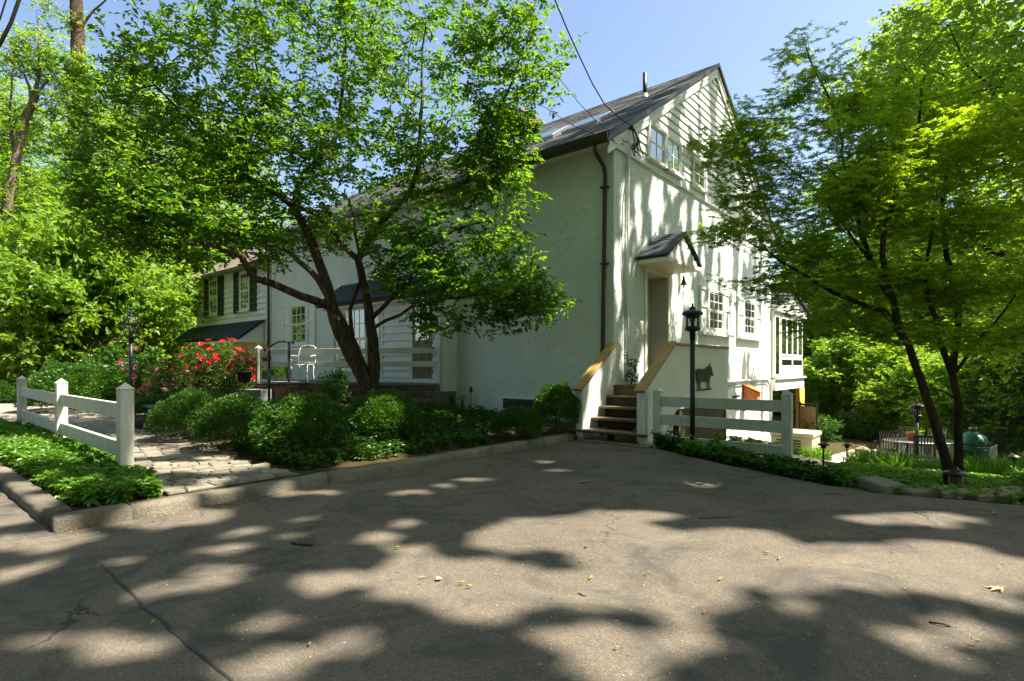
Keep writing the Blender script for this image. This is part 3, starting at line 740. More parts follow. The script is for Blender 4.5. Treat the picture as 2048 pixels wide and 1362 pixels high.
# --- portico over the side door, shingle by shingle
PX, PY0, PY1, PYm = -4.79, 10.56, 12.26, 11.41
mb = MB(); mb.prism([(XG + .001, PY0 + .06, 3.52), (XG + .001, PY1 - .06, 3.52), (XG + .001, PYm, 4.07)], (PX - XG - .03, 0, 0)); por = mb.build('portico', MT['white'], house)
mb = MB(); mb.box(XG + .001, PX + .01, PY0, PY1, 3.43, 3.518); mb.build('portico_soffit', MT['soffit'], por, bev=.006)
for i in range(5): MB().box(PX - .032, PX - .012, PY0 + .16 + i * .17, PY1 - .16 - i * .17, 3.53 + i * .1, 3.53 + i * .1 + .096).build('gable_board', MT['siding'], por)
sl_ = (4.12 - 3.57) / (PYm - PY0)
for s in (1, -1):
    ye = PY0 if s > 0 else PY1
    mb = MB(); mb.prism([(XG + .001, ye - .04 * s, 3.53), (XG + .001, PYm, 4.09), (XG + .001, PYm, 4.13), (XG + .001, ye - .04 * s, 3.575)], (PX - XG + .03, 0, 0)); mb.build('portico_roof', MT['shingle_b'], por)
    for r in range(8):
        t0 = r / 8; x = XG + .002 - random.uniform(0, .08)
        while x < PX + .035:
            w = random.uniform(.13, .2); xa, xb = max(x, XG + .002), min(x + w - .006, PX + .045); x += w
            if xb - xa < .03: continue
            ya = ye + (PYm - ye) * t0 - .05 * s * (r == 0); yb = ye + (PYm - ye) * min(1, t0 + .16); L = random.uniform(.010, .022)
            za = 3.575 + (4.13 - 3.575) * t0 - .033 * (r == 0); zb = 3.575 + (4.13 - 3.575) * min(1, t0 + .16)
            MB().add([(xa, ya, za), (xb, ya, za), (xa, ya, za + L), (xb, ya, za + L), (xa, yb, zb + .004), (xb, yb, zb + .004)], [(0, 1, 3, 2), (2, 3, 5, 4), (0, 2, 4), (1, 5, 3)]).build('shingle', MT['shingle_b'], por)
mb = MB(); mb.prism([(XG + .001, PYm - .07, 4.10), (XG + .001, PYm, 4.165), (XG + .001, PYm + .07, 4.10)], (PX - XG + .045, 0, 0)); mb.build('ridge_cap', MT['shingle_b'], por)
mb = MB(); mb.prism([(XG + .003, PY0 - .16, 3.52), (XG + .003, PYm + .02, 4.28), (XG + .003, PYm + .02, 4.17), (XG + .003, PY0 - .1, 3.48)], (.012, 0, 0)); mb.build('flashing', MT['metal'], por)

# --- enclosed porch on the front
EYF = 9.1
mb = MB(); mb.box(-14.55, -9.8, EYF, YF + .115, .70, 3.1); mb.build('porch_wall', MT['white'], house)
e = fm(EYF)
def boards(a0, a1, z0, z1, y0, h=.19):
    z = z0
    while z < z1 - .03:
        hh = min(h, z1 - z)
        MB().add([(a0, y0, z), (a0, y0 - .05, z), (a0, y0 - .009, z + hh), (a0, y0, z + hh), (a1, y0, z), (a1, y0 - .05, z), (a1, y0 - .009, z + hh), (a1, y0, z + hh)],
                 [(0, 1, 2, 3), (7, 6, 5, 4), (1, 5, 6, 2), (0, 4, 5, 1), (3, 2, 6, 7), (0, 3, 7, 4)]).build('clapboard', MT['siding'], house); z += hh
boards(-12.05, -10.95, 1.02, 3.0, EYF - .002); boards(-10.12, -9.93, 1.02, 3.0, EYF - .002)
mb = MB(); wbox(mb, e, -14.55, -9.82, .003, .04, .72, 1.0); mb.build('porch_skirt', MT['white'], house)
for a in (-14.52, -12.75, -12.15, -10.95, -9.93):
    mb = MB(); wbox(mb, e, a, a + .1, .004, .05, 1.0, 3.08); mb.build('porch_post', MT['white'], house)
window(house, e, -14.40, -12.78, 1.18, 2.95, 6, 2, sashes=2, fr=.05, o0=.004)
window(house, e, -12.64, -12.16, 1.30, 2.75, 1, 2, fr=.05, o0=.004, gl='glass_d')
d_ = MB(); wbox(d_, e, -10.84, -10.13, .004, .03, .98, 2.98); dd = d_.build('porch_door', MT['olive'], house)
mb = MB()
for a0, a1 in ((-10.74, -10.52), (-10.45, -10.23)): wbox(mb, e, a0, a1, .031, .042, 1.12, 1.75)
mb.build('door_panel', MT['olive'], dd, bev=.006)
for i in range(3):
    for j in range(3):
        mb = MB(); wbox(mb, e, -10.74 + i * .175, -10.74 + i * .175 + .155, .031, .036, 1.95 + j * .32, 1.95 + j * .32 + .29); mb.build('pane', MT['glass'], dd)
mb = MB(); wbox(mb, e, -10.86, -10.10, .0041, .05, 2.985, 3.07); wbox(mb, e, -10.93, -10.86, .0041, .02, .98, 3.07); mb.build('porch_door_frame', MT['white'], house)
mb = MB(); wbox(mb, e, -10.75, -10.05, .042, .09, .74, .80); wbox(mb, e, -10.78, -10.02, .042, .12, .80, .815); mb.build('foundation_vent', MT['metal'], house)
mb = MB(); mb.prism([(-14.8, EYF - .35, 2.98), (-14.8, YF + .11, 3.62), (-14.8, YF + .11, 3.72), (-14.8, EYF - .35, 3.08)], (5.1, 0, 0)); mb.build('porch_roof', MT['shingle_b'], house)
mb = MB(); mb.box(-14.75, -9.72, EYF - .30, EYF - .001, 2.93, 2.975); mb.build('porch_soffit', MT['white'], house)
sm = MB()
for r in range(7):
    t0 = r / 7; ya = EYF - .39 + t0 * .86; yb = ya + .17; za = 3.09 - .03 + t0 * .64; zb = za + .127; x = -14.82
    while x < -9.68:
        w = random.uniform(.16, .3); x2 = min(x + w - .006, -9.66); L = random.uniform(.01, .02)
        sm.add([(x, ya, za), (x2, ya, za), (x, ya, za + L + .01), (x2, ya, za + L + .01), (x, yb, zb + .02), (x2, yb, zb + .02)], [(0, 1, 3, 2), (2, 3, 5, 4)]); x += w
tag(sm.build('porch_shingles', MT['shingle_b'], house), kind='stuff')
# --- window with white shutters in the middle front wall
mw = fm(YF + .12)
window(house, mw, -17.95, -16.88, 2.0, 3.42, 3, 2, sashes=2, fr=.09, o0=.0)
shutter(house, mw, -18.42, -17.97, 1.93, 3.42); shutter(house, mw, -16.86, -16.40, 1.93, 3.42)

# --- clapboarded left wing with pent roof
WY = 9.72
mb = MB(); mb.box(-26.0, -19.51, WY, 17.5, -.5, 5.2); mb.build('wing_wall', MT['white'], house)
boards(-25.98, -19.72, 3.0, 5.1, WY - .001, .21)
mb = MB(); mb.box(-19.71, -19.55, WY - .04, WY - .002, 3.0, 5.15); mb.build('corner_board', MT['white'], house)
wm = fm(WY)
for c in (-24.15, -21.35):
    window(house, wm, c - .42, c + .42, 3.42, 4.92, 3, 2, sashes=2, fr=.07, o0=.03)
    shutter(house, wm, c - .92, c - .45, 3.36, 4.95, 'green', .03, True); shutter(house, wm, c + .45, c + .92, 3.36, 4.95, 'green', .03, True)
zw = lambda y: 5.22 + .62 * (y - WY)
mb = MB(); mb.prism([(-26.4, WY - .5, zw(WY - .5)), (-26.4, 13.7, zw(13.7)), (-26.4, 18.0, zw(9.4)), (-26.4, 18.0, zw(9.4) + .1), (-26.4, 13.7, zw(13.7) + .1), (-26.4, WY - .5, zw(WY - .5) + .1)], (6.85, 0, 0)); mb.build('wing_roof', MT['shingle_p'], house)
ws = MB(); y = WY - .55
while y < 13.6:
    x = -26.42
    while x < -19.56:
        w = random.uniform(.2, .4); x2 = min(x + w, -19.55); L = random.uniform(.008, .018)
        ws.add([(x, y, zw(y) + .09), (x2, y, zw(y) + .09), (x, y, zw(y) + .105 + L), (x2, y, zw(y) + .105 + L), (x, y + .19, zw(y + .19) + .102), (x2, y + .19, zw(y + .19) + .102)], [(0, 1, 3, 2), (2, 3, 5, 4)]); x = x2
    y += .14
tag(ws.build('wing_shingles', MT['shingle_p'], house), kind='stuff')
mb = MB(); mb.prism([(-26.0, WY - .40, zw(WY - .45) - .03), (-26.0, WY - .002, 5.10), (-26.0, WY - .002, 5.16), (-26.0, WY - .40, zw(WY - .45) + .03)], (6.3, 0, 0)); mb.build('wing_soffit', MT['soffit'], house)
mb = MB(); mb.box(-26.35, -19.6, WY - .49, WY - .455, zw(WY - .5) - .10, zw(WY - .5) + .06); mb.build('wing_fascia', MT['brown'], house)
PZ0, PZ1, PYF = 2.26, 2.98, 8.80
mb = MB(); mb.prism([(-26.3, PYF, PZ0), (-26.3, WY - .03, PZ1 - .06), (-26.3, WY - .03, PZ1), (-26.3, PYF, PZ0 + .06)], (6.45, 0, 0)); mb.build('pent_roof', MT['shingle_b'], house)
ps = MB()
for r in range(8):
    t0 = r / 8; ya = PYF - .03 + t0 * (WY - PYF); yb = ya + .17; za = PZ0 + .05 + t0 * .72; zb = za + .135; x = -26.32
    while x < -19.83:
        w = random.uniform(.18, .3); x2 = min(x + w - .008, -19.82); L = random.uniform(.012, .03)
        ps.add([(x, ya, za), (x2, ya, za), (x, ya, za + L + .01), (x2, ya, za + L + .01), (x, yb, min(zb, PZ1) + .02), (x2, yb, min(zb, PZ1) + .02)], [(0, 1, 3, 2), (2, 3, 5, 4)]); x += w
tag(ps.build('pent_shingles', MT['shingle_b'], house), kind='stuff')
mb = MB(); mb.prism([(-19.96, PYF + .06, PZ0 - .01), (-19.96, WY - .035, PZ0 - .01), (-19.96, WY - .035, PZ1 - .07)], (.05, 0, 0)); mb.build('pent_gable', MT['white'], house)
mb = MB(); mb.bar((-19.88, PYF + .02, PZ0 + .01), (-19.88, WY - .04, PZ1 - .05), .04, .09); mb.build('pent_rake', MT['white'], house)
mb = MB(); mb.box(-26.3, -19.86, PYF - .0, WY - .04, PZ0 - .10, PZ0 - .012); mb.build('pent_fascia', MT['soffit'], house)
mb = MB(); mb.box(-26.0, -19.6, WY - .35, WY - .003, 1.62, PZ0 - .102); mb.build('garage_header', MT['cream'], house)
mb = MB(); mb.box(-26.0, -19.62, WY - .10, WY - .004, -.3, 1.618); mb.build('garage_wall', MT['olive'], house)

# --- sunroom at the back of the gable end, on posts
SX = -5.30
mb = MB(); mb.box(-10, SX, 20.262, 24.3, .48, .86); mb.build('sunroom_floor', MT['white'], house)
mb = MB(); mb.box(SX - .02, SX + .08, 20.27, 24.36, .86, .90); mb.build('sunroom_ledge', MT['white'], house)
mb = MB(); mb.box(-10, SX - .06, 20.262, 24.24, .901, 3.2); mb.build('sunroom_wall', MT['white'], house)
sm_ = lambda a, o, z: (SX - .06 + o, a, z)
boards_ = [(.92, 1.08), (1.085, 1.24)]
for z0, z1 in boards_: MB().box(SX - .058, SX - .02, 21.05, 24.2, z0, z1).build('clapboard', MT['siding'], house)
window(house, sm_, 20.32, 20.95, .95, 3.1, 1, 1, fr=.06, o0=.0, sill=False, dep=.03, st=.02, gl='glass_d')
for k in range(4): window(house, sm_, 21.1 + k * .78, 21.1 + k * .78 + .76, 1.68, 3.08, 1, 1, fr=.05, o0=.0, sill=False, dep=.03, st=.02, gl='glass_d')
for k in range(2): window(house, sm_, 21.1 + k * 1.56, 21.1 + k * 1.56 + 1.54, 1.27, 1.62, 1, 1, fr=.05, o0=.0, sill=False, dep=.03, st=.02, gl='glass_d')
mb = MB(); mb.box(-10, SX + .06, 20.27, 24.5, 3.2, 3.42); mb.build('sunroom_fascia', MT['white'], house)
mb = MB(); mb.prism([(-10, 20.28, 3.421), (-10, 24.48, 3.421), (-10, 22.4, 3.98)], (10 + SX + .04, 0, 0)); mb.build('sunroom_gable', MT['white'], house)
for ya, yb in ((24.75, 22.38), (20.05 + .22, 22.42)):
    mb = MB(); mb.prism([(-10, ya, 3.36 if ya > 22 else 3.44), (-10, yb, 4.0), (-10, yb, 4.08), (-10, ya, 3.44 if ya > 22 else 3.52)], (10 + SX + .16, 0, 0)); mb.build('sunroom_roof', MT['shingle_b'], house)
for y in (22.2, 24.15): MB().box(-5.55, -5.40, y - .07, y + .07, -1.6, .478).build('sunroom_post', MT['cream'], house)
# shaded back wall of the space under the sunroom
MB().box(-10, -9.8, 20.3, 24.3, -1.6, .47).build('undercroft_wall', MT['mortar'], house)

# ================================================================== SIDE STEPS
LX0, LX1, RX0, RX1 = -5.52, -5.40, -4.32, -4.19
steps = thing('side_steps', 'white panelled wooden steps with golden caps up to the side door', 'steps', (-4.9, 9.0, 0))
def guard(x0, x1, ext):
    pts = [(x0, 8.40, .02), (x0, 8.40, .90), (x0, 9.55, 1.68)] + ([(x0, 12.3, 1.68), (x0, 12.3, .52), (x0, 9.65, .52)] if ext else [(x0, 9.57, .5)]) + [(x0, 8.95, .02)]
    MB().prism(pts, (x1 - x0, 0, 0)).build('guard_panel', MT['white'], steps)
    MB().box(x0 - .012, x1 + .012, 8.37, 8.46, .06, .90).build('newel_post', MT['white'], steps, bev=.004)
    xm = (x0 + x1) / 2
    MB().bar((xm, 8.30, .885), (xm, 9.56, 1.735), .19, .05).build('cap_rail', MT['cedar'], steps, bev=.006)
    if ext: MB().box(x0 - .03, x1 + .03, 9.57, 12.32, 1.682, 1.732).build('cap_rail', MT['cedar'], steps, bev=.006)
    MB().box(x0, x1, 8.42, 8.55, -.04, .019).build('foot_block', MT['riser'], steps)
guard(LX0, LX1, False); guard(RX0, RX1, True)
for i in range(4):
    y = 8.42 + i * .27; z = .19 * (i + 1)
    x0, x1 = (LX0 - .03, RX1 + .06) if i == 0 else (LX1 + .002, RX0 - .002)
    yf = 8.28 if i == 0 else y - .03
    MB().box(x0, x1, yf, (8.365 if i == 0 else y + .13), z - .042, z).build('tread', MT['tread'], steps, bev=.006)
    if i == 0: MB().box(LX1 + .002, RX0 - .002, 8.37, y + .13, z - .042, z).build('tread', MT['tread'], steps, bev=.006)
    MB().box(LX1 + .002, RX0 - .002, y + .138, y + .268, z - .042, z - .003).build('tread', MT['tread'], steps, bev=.006)
    if i: MB().box(LX1 + .01, RX0 - .01, y + .20, y + .23, z - .19, z - .05).build('riser', MT['riser'], steps)  # dark board put in for the shade of an open riser
for i in range(5): MB().box(LX1 + .002, RX0 - .002, 9.47 + i * .57, 9.47 + i * .57 + .56, .91, .95).build('landing_board', MT['tread'], steps, bev=.005)
MB().box(LX1 + .01, RX0 - .01, 9.49, 9.53, .73, .905).build('riser', MT['tread'], steps)
MB().bar((LX1 + .5, 8.52, -.02), (LX1 + .5, 8.52, .145), .09, .09, (0, 1, 0)).build('support_post', MT['riser'], steps)
MB().bar((RX0 - .25, 8.50, .0), (RX0 - .02, 8.50, .30), .1, .05, (0, 1, 0)).build('brace', MT['tread'], steps)
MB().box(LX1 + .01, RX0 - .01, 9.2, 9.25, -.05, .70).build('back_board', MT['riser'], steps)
for y in (9.75, 12.15): MB().box(RX0 + .01, RX1 - .01, y, y + .1, -.8, .518).build('landing_post', MT['tread'], steps)
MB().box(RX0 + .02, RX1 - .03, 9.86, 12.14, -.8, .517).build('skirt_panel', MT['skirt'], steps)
MB().box(XG + .01, RX0 - .05, 12.3, 12.36, .70, 1.7).build('guard_panel', MT['white'], steps)
MB().box(-5.46, -4.1, 8.30, 9.15, -.05, .012).build('step_slab', MT['concrete'], steps)
# house wall panel below the landing stays the stucco wall itself
# ================================================================== PATIO, RAILING
PA, PB = Vector((-9.84, 8.95, 0)), Vector((-16.0, 6.75, 0))
pd = (PB - PA).normalized(); pn = Vector((pd.y, -pd.x, 0)); pn = pn if pn.y < 0 else -pn
patio = MB(); patio.prism([(PA.x, PA.y, .1), (PB.x, PB.y, .1), (-19.4, 8.2, .1), (-19.4, 9.69, .1), (PA.x, 9.69, .1)], (0, 0, .74))
patio = tag(patio.build('patio', MT['mortar']), kind='structure')
L = (PB - PA).length
nf = 9
for i in range(nf):
    a = PA + pd * (L * i / nf + .006); b = PA + pd * (L * (i + 1) / nf - .006); inn = -pn * .62; out = pn * .06
    MB().prism([p + Vector((0, 0, .842)) for p in (a + out, b + out, b + inn, a + inn)], (0, 0, .06)).build('coping_slab', MT['bluestone'], patio, bev=.008)
for ix in range(7):
    for iy in range(2):
        x = -10.0 - ix * 1.3; y = 9.05 + .02 - iy * .0
        if iy == 0: MB().box(x - 1.28, x, max(8.3, PA.y + (x - PA.x) * pd.y / pd.x + 1.35), 9.08, .842, .895).build('flagstone', MT['bluestone'], patio, bev=.006)
wall = thing('patio_wall', 'low brown fieldstone wall under the edge of the raised patio', 'wall', tuple(PA.lerp(PB, .5)))
z = .06; row = 0
while z < .82:
    h = random.uniform(.13, .21) if z < .6 else .84 - z; h = min(h, .838 - z); x = 0
    while x < L:
        w = random.uniform(.18, .46); e = min(x + w, L)
        if e - x > .06:
            c0, c1 = PA + pd * (x + .012), PA + pd * (e - .012); o = random.uniform(.015, .05); q = pn * o; vs = []
            for zz in (z + .01, z + h - .012):
                for p in (c0, c1): vs += [p - pn * .05 + Vector((0, 0, zz)), p + q + Vector((random.uniform(-.02, .02), 0, zz + random.uniform(-.012, .012)))]
            MB().add(vs, [(0, 1, 3, 2), (4, 6, 7, 5), (0, 4, 5, 1), (1, 5, 7, 3), (3, 7, 6, 2), (2, 6, 4, 0)]).build('stone', MT['fieldstone'], wall, bev=.018, seg=1)
        x = e
    z += h; row += 1
# steps down from the patio
for i in range(3):
    c = PB + pd * (-.9) + pn * (.32 + i * .34); z1 = .70 - i * .2
    MB().prism([c - pd * .8 - pn * .2 + Vector((0, 0, .05)), c + pd * .8 - pn * .2 + Vector((0, 0, .05)), c + pd * .8 + pn * .17 + Vector((0, 0, .05)), c - pd * .8 + pn * .17 + Vector((0, 0, .05))], (0, 0, z1 - .05)).build('patio_step', MT['bluestone'], patio, bev=.01)
def rail_fence(name, label, posts, zb, ztop, rails, rh, pw=.13, group=None, rt=.05, cap=True, m='fence', postname='post', side=-1, zbs=None):
    t = thing(name, label, 'fence', (posts[0][0], posts[0][1], zb), group)
    for i, p in enumerate(posts):
        b = zbs[i] if zbs else zb; h = pw / 2
        mb = MB(); mb.box(p[0] - h, p[0] + h, p[1] - h, p[1] + h, b, ztop); po = mb.build(postname, MT[m], t, bev=.006)
        if cap: MB().add([(p[0] - h - .008, p[1] - h - .008, ztop + .001), (p[0] + h + .008, p[1] - h - .008, ztop + .001), (p[0] + h + .008, p[1] + h + .008, ztop + .001), (p[0] - h - .008, p[1] + h + .008, ztop + .001), (p[0], p[1], ztop + .075)], [(3, 2, 1, 0), (0, 1, 4), (1, 2, 4), (2, 3, 4), (3, 0, 4)]).build('post_cap', MT[m], po)
    for a, b in zip(posts[:-1], posts[1:]):
        d = Vector((b[0] - a[0], b[1] - a[1], 0)).normalized()
        for r in rails:
            MB().bar(Vector((a[0], a[1], r)) + d * (pw / 2 + .001), Vector((b[0], b[1], r)) - d * (pw / 2 + .001), rt, rh).build('rail', MT[m], t, bev=.004)
    return t
rp = [atg(880, 13.3, 0), atg(517, 14.3, 0)]
rail_fence('patio_railing', 'grey two-rail railing along the edge of the raised patio', [(p.x, p.y) for p in rp], .86, 1.77, (1.68, 1.36), .135, .12)
fl = rail_fence('front_fence', 'white two-rail fence with pointed posts beside the cobbled path', [(-7.25, 1.97), (-10.6, 2.06), (-14.5, 2.2)], .08, 1.05, (.80, .37), .175, .135, rt=.05)
fr_ = rail_fence('side_fence', 'white three-rail fence with pointed posts right of the side steps', [(-4.02, 8.5), (-2.07, 8.5)], -.1, .90, (.735, .44, .10), .165, .125, zbs=(-.15, -.3))

# black iron handrail at the patio steps
t = thing('iron_handrail', 'black iron handrail with curled ends at the patio steps', 'handrail', tuple(atg(560, 13.2, .85)))
a0, a1 = atg(538, 12.9, .35), atg(578, 13.3, .90)
for p, z1 in ((a0, 1.70), (a1, 1.88)):
    MB().bar(p, (p.x, p.y, z1), .045, .045, (0, 1, 0)).build('post', MT['black'], t)
q = [at(531, 703, 12.85), at(528, 699, 12.82), at(533, 696, 12.85), at(540, 693, 12.95), at(557, 684, 13.1), at(578, 683.5, 13.3), at(585, 683.5, 13.35), at(588, 686, 13.35), at(584, 688, 13.35)]
MB().tube(smooth_line(q, .04), .022, 6).build('rail', MT['black'], t)

# white wrought-iron chair on the patio
cp = atg(606, 13.75, .90)
ch_ = thing('iron_chair', 'white wrought-iron armchair on the raised patio', 'chair', tuple(cp), rz=R(35), local=True)
W = MT['white']
for sx in (-1, 1):
    MB().tube(smooth_line([(sx * .22, -.20, 0), (sx * .19, -.19, .22), (sx * .21, -.20, .43)], .08), .011, 6).build('leg', W, ch_)
    MB().tube(smooth_line([(sx * .20, .24, 0), (sx * .17, .20, .22), (sx * .19, .20, .43)], .08), .011, 6).build('leg', W, ch_)
    MB().tube(smooth_line([(sx * .21, .20, .43), (sx * .23, .24, .70), (sx * .19, .28, .88)], .08), .012, 6).build('back_post', W, ch_)
    MB().tube(smooth_line([(sx * .23, .24, .66), (sx * .27, .0, .67), (sx * .27, -.16, .64), (sx * .25, -.20, .58), (sx * .22, -.14, .56), (sx * .22, -.18, .43)], .05), .014, 6).build('arm', W, ch_)
MB().tube(smooth_line([(-.19, .28, .88), (-.08, .29, .93), (.08, .29, .93), (.19, .28, .88)], .05), .013, 6).build('back_rail', W, ch_)
for k in range(4):
    cx = -.13 + k * .087; MB().tube([(cx + .045 * math.cos(u), .275, .79 + .05 * math.sin(u)) for u in np.linspace(0, 6.2, 12)], .007, 5).build('back_scroll', W, ch_)
MB().tube(smooth_line([(-.20, .25, .70), (.0, .26, .68), (.20, .25, .70)], .08), .009, 6).build('back_rail', W, ch_)
MB().lathe((0, 0, .43), [(.21, 0), (.235, .008), (.225, .02), (.02, .022)], 20).build('seat', W, ch_)

# ================================================================== LAMPS
def coach_lamp(loc, label):
    t = thing('lamp_post', label, 'lamp post', loc, local=True)
    B = MT['black']
    MB().tube([(0, 0, 0), (0, 0, 1.86)], .045, 12).build('post', B, t)
    MB().lathe((0, 0, 1.86), [(.06, -.1), (.065, -.06), (.05, -.02), (.09, .0), (.10, .02), (.02, .03)], 6).build('collar', B, t)
    mb = MB(); n = 6
    ring = lambda r, z: [(r * math.cos(2 * math.pi * (k + .5) / n), r * math.sin(2 * math.pi * (k + .5) / n), z) for k in range(n)]
    lo, mi, hi = ring(.11, 1.89), ring(.20, 2.20), ring(.075, 2.40)
    for k in range(n):
        mb.tube([lo[k], mi[k]], .010, 5); mb.tube([mi[k], hi[k]], .009, 5)
        for rg in (lo, mi, hi): mb.bar(rg[k], rg[(k + 1) % n], .016, .024)
    mb.build('lantern_frame', B, t)
    for k in range(n):
        j = (k + 1) % n
        MB().add([lo[k], lo[j], mi[j], mi[k]], [(0, 1, 2, 3)]).build('pane', MT['clear'], t); MB().add([mi[k], mi[j], hi[j], hi[k]], [(0, 1, 2, 3)]).build('pane', MT['clear'], t)
    MB().lathe((0, 0, 2.40), [(.085, 0), (.08, .015), (.045, .05), (.05, .075), (.03, .10), (.012, .12), (.022, .15), (.004, .19)], 10).build('finial', B, t)
    MB().lathe((0, 0, 1.90), [(.02, 0), (.022, .08), (.045, .11), (.052, .15), (.03, .2), (.005, .21)], 10).build('bulb', MT['bulb'], t)
    return t
coach_lamp(tuple(atg(262, 13.2, .10)), 'black six-sided coach lamp on a pole behind the left fence')
def hat_lamp(loc, label, ph=1.80, s=1.0):
    t = thing('lamp_post', label, 'lamp post', loc, local=True); B = MT['black']
    MB().tube([(0, 0, 0), (0, 0, ph)], .047 * s, 12).build('post', B, t)
    MB().lathe((0, 0, ph), [(.052 * s, -.14), (.06 * s, -.02), (.13 * s, .0), (.145 * s, .02), (.14 * s, .045), (.02, .05)], 12).build('lantern_base', B, t)
    mb = MB()
    for k in range(6):
        u = 2 * math.pi * k / 6; mb.tube([(.118 * s * math.cos(u), .118 * s * math.sin(u), ph + .045), (.118 * s * math.cos(u), .118 * s * math.sin(u), ph + .30 * s)], .009, 5)
    for zz in (.07, .25): mb.tube([(.12 * s * math.cos(u), .12 * s * math.sin(u), ph + zz * s) for u in np.linspace(0, 2 * math.pi, 19)], .007, 5)
    mb.build('lantern_frame', B, t)
    MB().lathe((0, 0, ph + .05), [(.10 * s, 0), (.10 * s, .24 * s)], 14).build('glass', MT['clear'], t)
    MB().lathe((0, 0, ph + .06), [(.03 * s, 0), (.035 * s, .06), (.055 * s, .10), (.05 * s, .17), (.01, .19)], 10).build('bulb', MT['bulb'], t)
    MB().lathe((0, 0, ph + .30 * s), [(.13 * s, -.02), (.195 * s, .0), (.20 * s, .025), (.17 * s, .05), (.09 * s, .075), (.06 * s, .085), (.065 * s, .11), (.02 * s, .125), (.022 * s, .15), (.004, .18)], 14).build('hood', B, t)
    return t
hat_lamp(tuple(atg(1385, 8.35, -.02)), 'black lamp post with wide round hood before the side fence', 1.86, .78)
hat_lamp(tuple(atg(1834, 13.6, -1.15)), 'slim dark lamp post in the garden bed beside the dining table', 1.22, .8)

# ================================================================== THINGS ON THE GABLE WALL
t = thing('flood_light', 'dark floodlight on the clapboard gable between two windows', 'floodlight', (XG + .03, 13.25, 6.70))
MB().box(XG + .036, XG + .10, 13.17, 13.33, 6.62, 6.78).build('bracket', MT['black'], t)
MB().prism([(XG + .10, 13.05, 6.60), (XG + .34, 13.05, 6.62), (XG + .30, 13.05, 6.72), (XG + .10, 13.05, 6.86)], (0, .42, 0)).build('housing', MT['black'], t, bev=.01)
t = thing('hanging_bell', 'small dark iron bell hanging below the portico', 'bell', (PX - .03, 11.46, 3.1))
MB().tube([(PX - .04, 11.46, 3.43), (PX - .04, 11.46, 3.22)], .006, 5).build('chain', MT['black'], t)
MB().lathe((PX - .04, 11.46, 3.04), [(.065, 0), (.055, .03), (.035, .09), (.02, .15), (.028, .17), (.004, .2)], 10).build('bell', MT['black'], t)
MB().tube([(PX - .04, 11.46, 3.05), (PX - .04, 11.46, 2.98)], .013, 6).build('clapper', MT['black'], t)
# bull cut-out
bull = [(-.40, -.02), (-.40, .12), (-.46, .30), (-.50, .50), (-.53, .30), (-.55, .31), (-.52, .66), (-.44, .72), (-.20, .70), (.0, .70), (.16, .76), (.24, .82), (.30, .80), (.30, .90), (.35, .92), (.36, .80), (.44, .78), (.47, .66), (.56, .50), (.54, .44), (.47, .44), (.40, .52), (.36, .40), (.31, .30), (.29, .12), (.30, -.02), (.21, -.02), (.22, .14), (.18, .27), (-.10, .24), (-.26, .28), (-.31, .14), (-.30, -.02)]
MBb = MB().prism([(RX1 + .03, 10.89 + a * .80, .87 + b * .54) for a, b in bull], (.012, 0, 0)); MBb.box(RX1 + .03, RX1 + .042, 10.89 - .42, 10.89 + .36, .83, .862)
tag(MBb.build('bull_cutout', MT['black'], loc=(RX1 + .03, 10.89, .8)), 'flat black bull silhouette hung on the steps\' outer panel', 'wall ornament')
t = thing('orange_bird_feeder', 'orange wooden feeder box on the lower gable wall', 'bird feeder', (XG + .02, 17.6, .2))
MB().box(XG + .001, XG + .03, 17.35, 17.5, -.05, .75).build('back_board', MT['orange'], t)
MB().prism([(XG + .03, 17.3, .25), (XG + .42, 17.3, .30), (XG + .42, 17.3, .52), (XG + .03, 17.3, .72)], (0, .3, 0)).build('box', MT['orange'], t, bev=.006)
MB().bar((XG + .01, 17.45, .76), (XG + .50, 17.45, .54), .42, .025).build('lid', MT['orange'], t)
for k, (y, z) in enumerate(((16.6, .42), (16.75, .12))):
    o = tag(MB().bar((XG + .02, y - .22, z), (XG + .06, y + .22, z + .02), .05, .05).build('iron_hook', MT['black'], loc=(XG, y, z)), ('upper' if k == 0 else 'lower') + ' of two black iron hooks left of the orange feeder', 'hook', 'iron hooks on the gable wall')
t = thing('service_mast', 'pale service conduit with tangled cables on the front corner of the gable', 'conduit', (XG + .05, 10.05, 1.0))
MB().tube([(XG + .05, 10.02, 1.0), (XG + .05, 10.05, 3.4), (XG + .05, 10.08, 5.5), (XG + .10, 10.08, 5.75)], .028, 8).build('conduit', MT['white'], t)
MB().tube(smooth_line([(XG + .06, 9.93, 1.0), (XG + .05, 9.96, 2.5), (XG + .05, 9.82, 3.9), (XG + .05, 9.90, 4.8), (XG + .05, 10.05, 5.4)], .25, .01), .010, 5).build('cable', MT['metal'], t)
mb = MB()
for k in range(7):
    a = Vector((XG + .10, 10.10, 5.72)); mb.tube(smooth_line([a, a + Vector((.1 + random.random() * .1, random.uniform(-.15, .2), random.uniform(-.25, .1))), a + Vector((.08, random.uniform(-.1, .25), random.uniform(.1, .4))), Vector((XG + .14, 10.03, 6.1))], .08), .010, 5)
mb.build('cable_tangle', MT['wire'], t)
MB().box(XG + .04, XG + .12, 9.98, 10.1, 6.04, 6.16).build('insulator', MT['wire'], t)
def cable(label, pts, r, grp='overhead wires'):
    tag(MB().tube(smooth_line(pts, .4), r, 6).build('overhead_wire', MT['wire'], loc=pts[0]), label, 'cable', grp)
A = Vector((XG + .14, 10.03, 6.1))
cable('thick twisted service cable from the gable corner up out of the frame', [A, at(1210, 210, 10.2), at(1160, 115, 9.4), at(1110, 0, 8.6), at(1060, -140, 7.8)], .012)
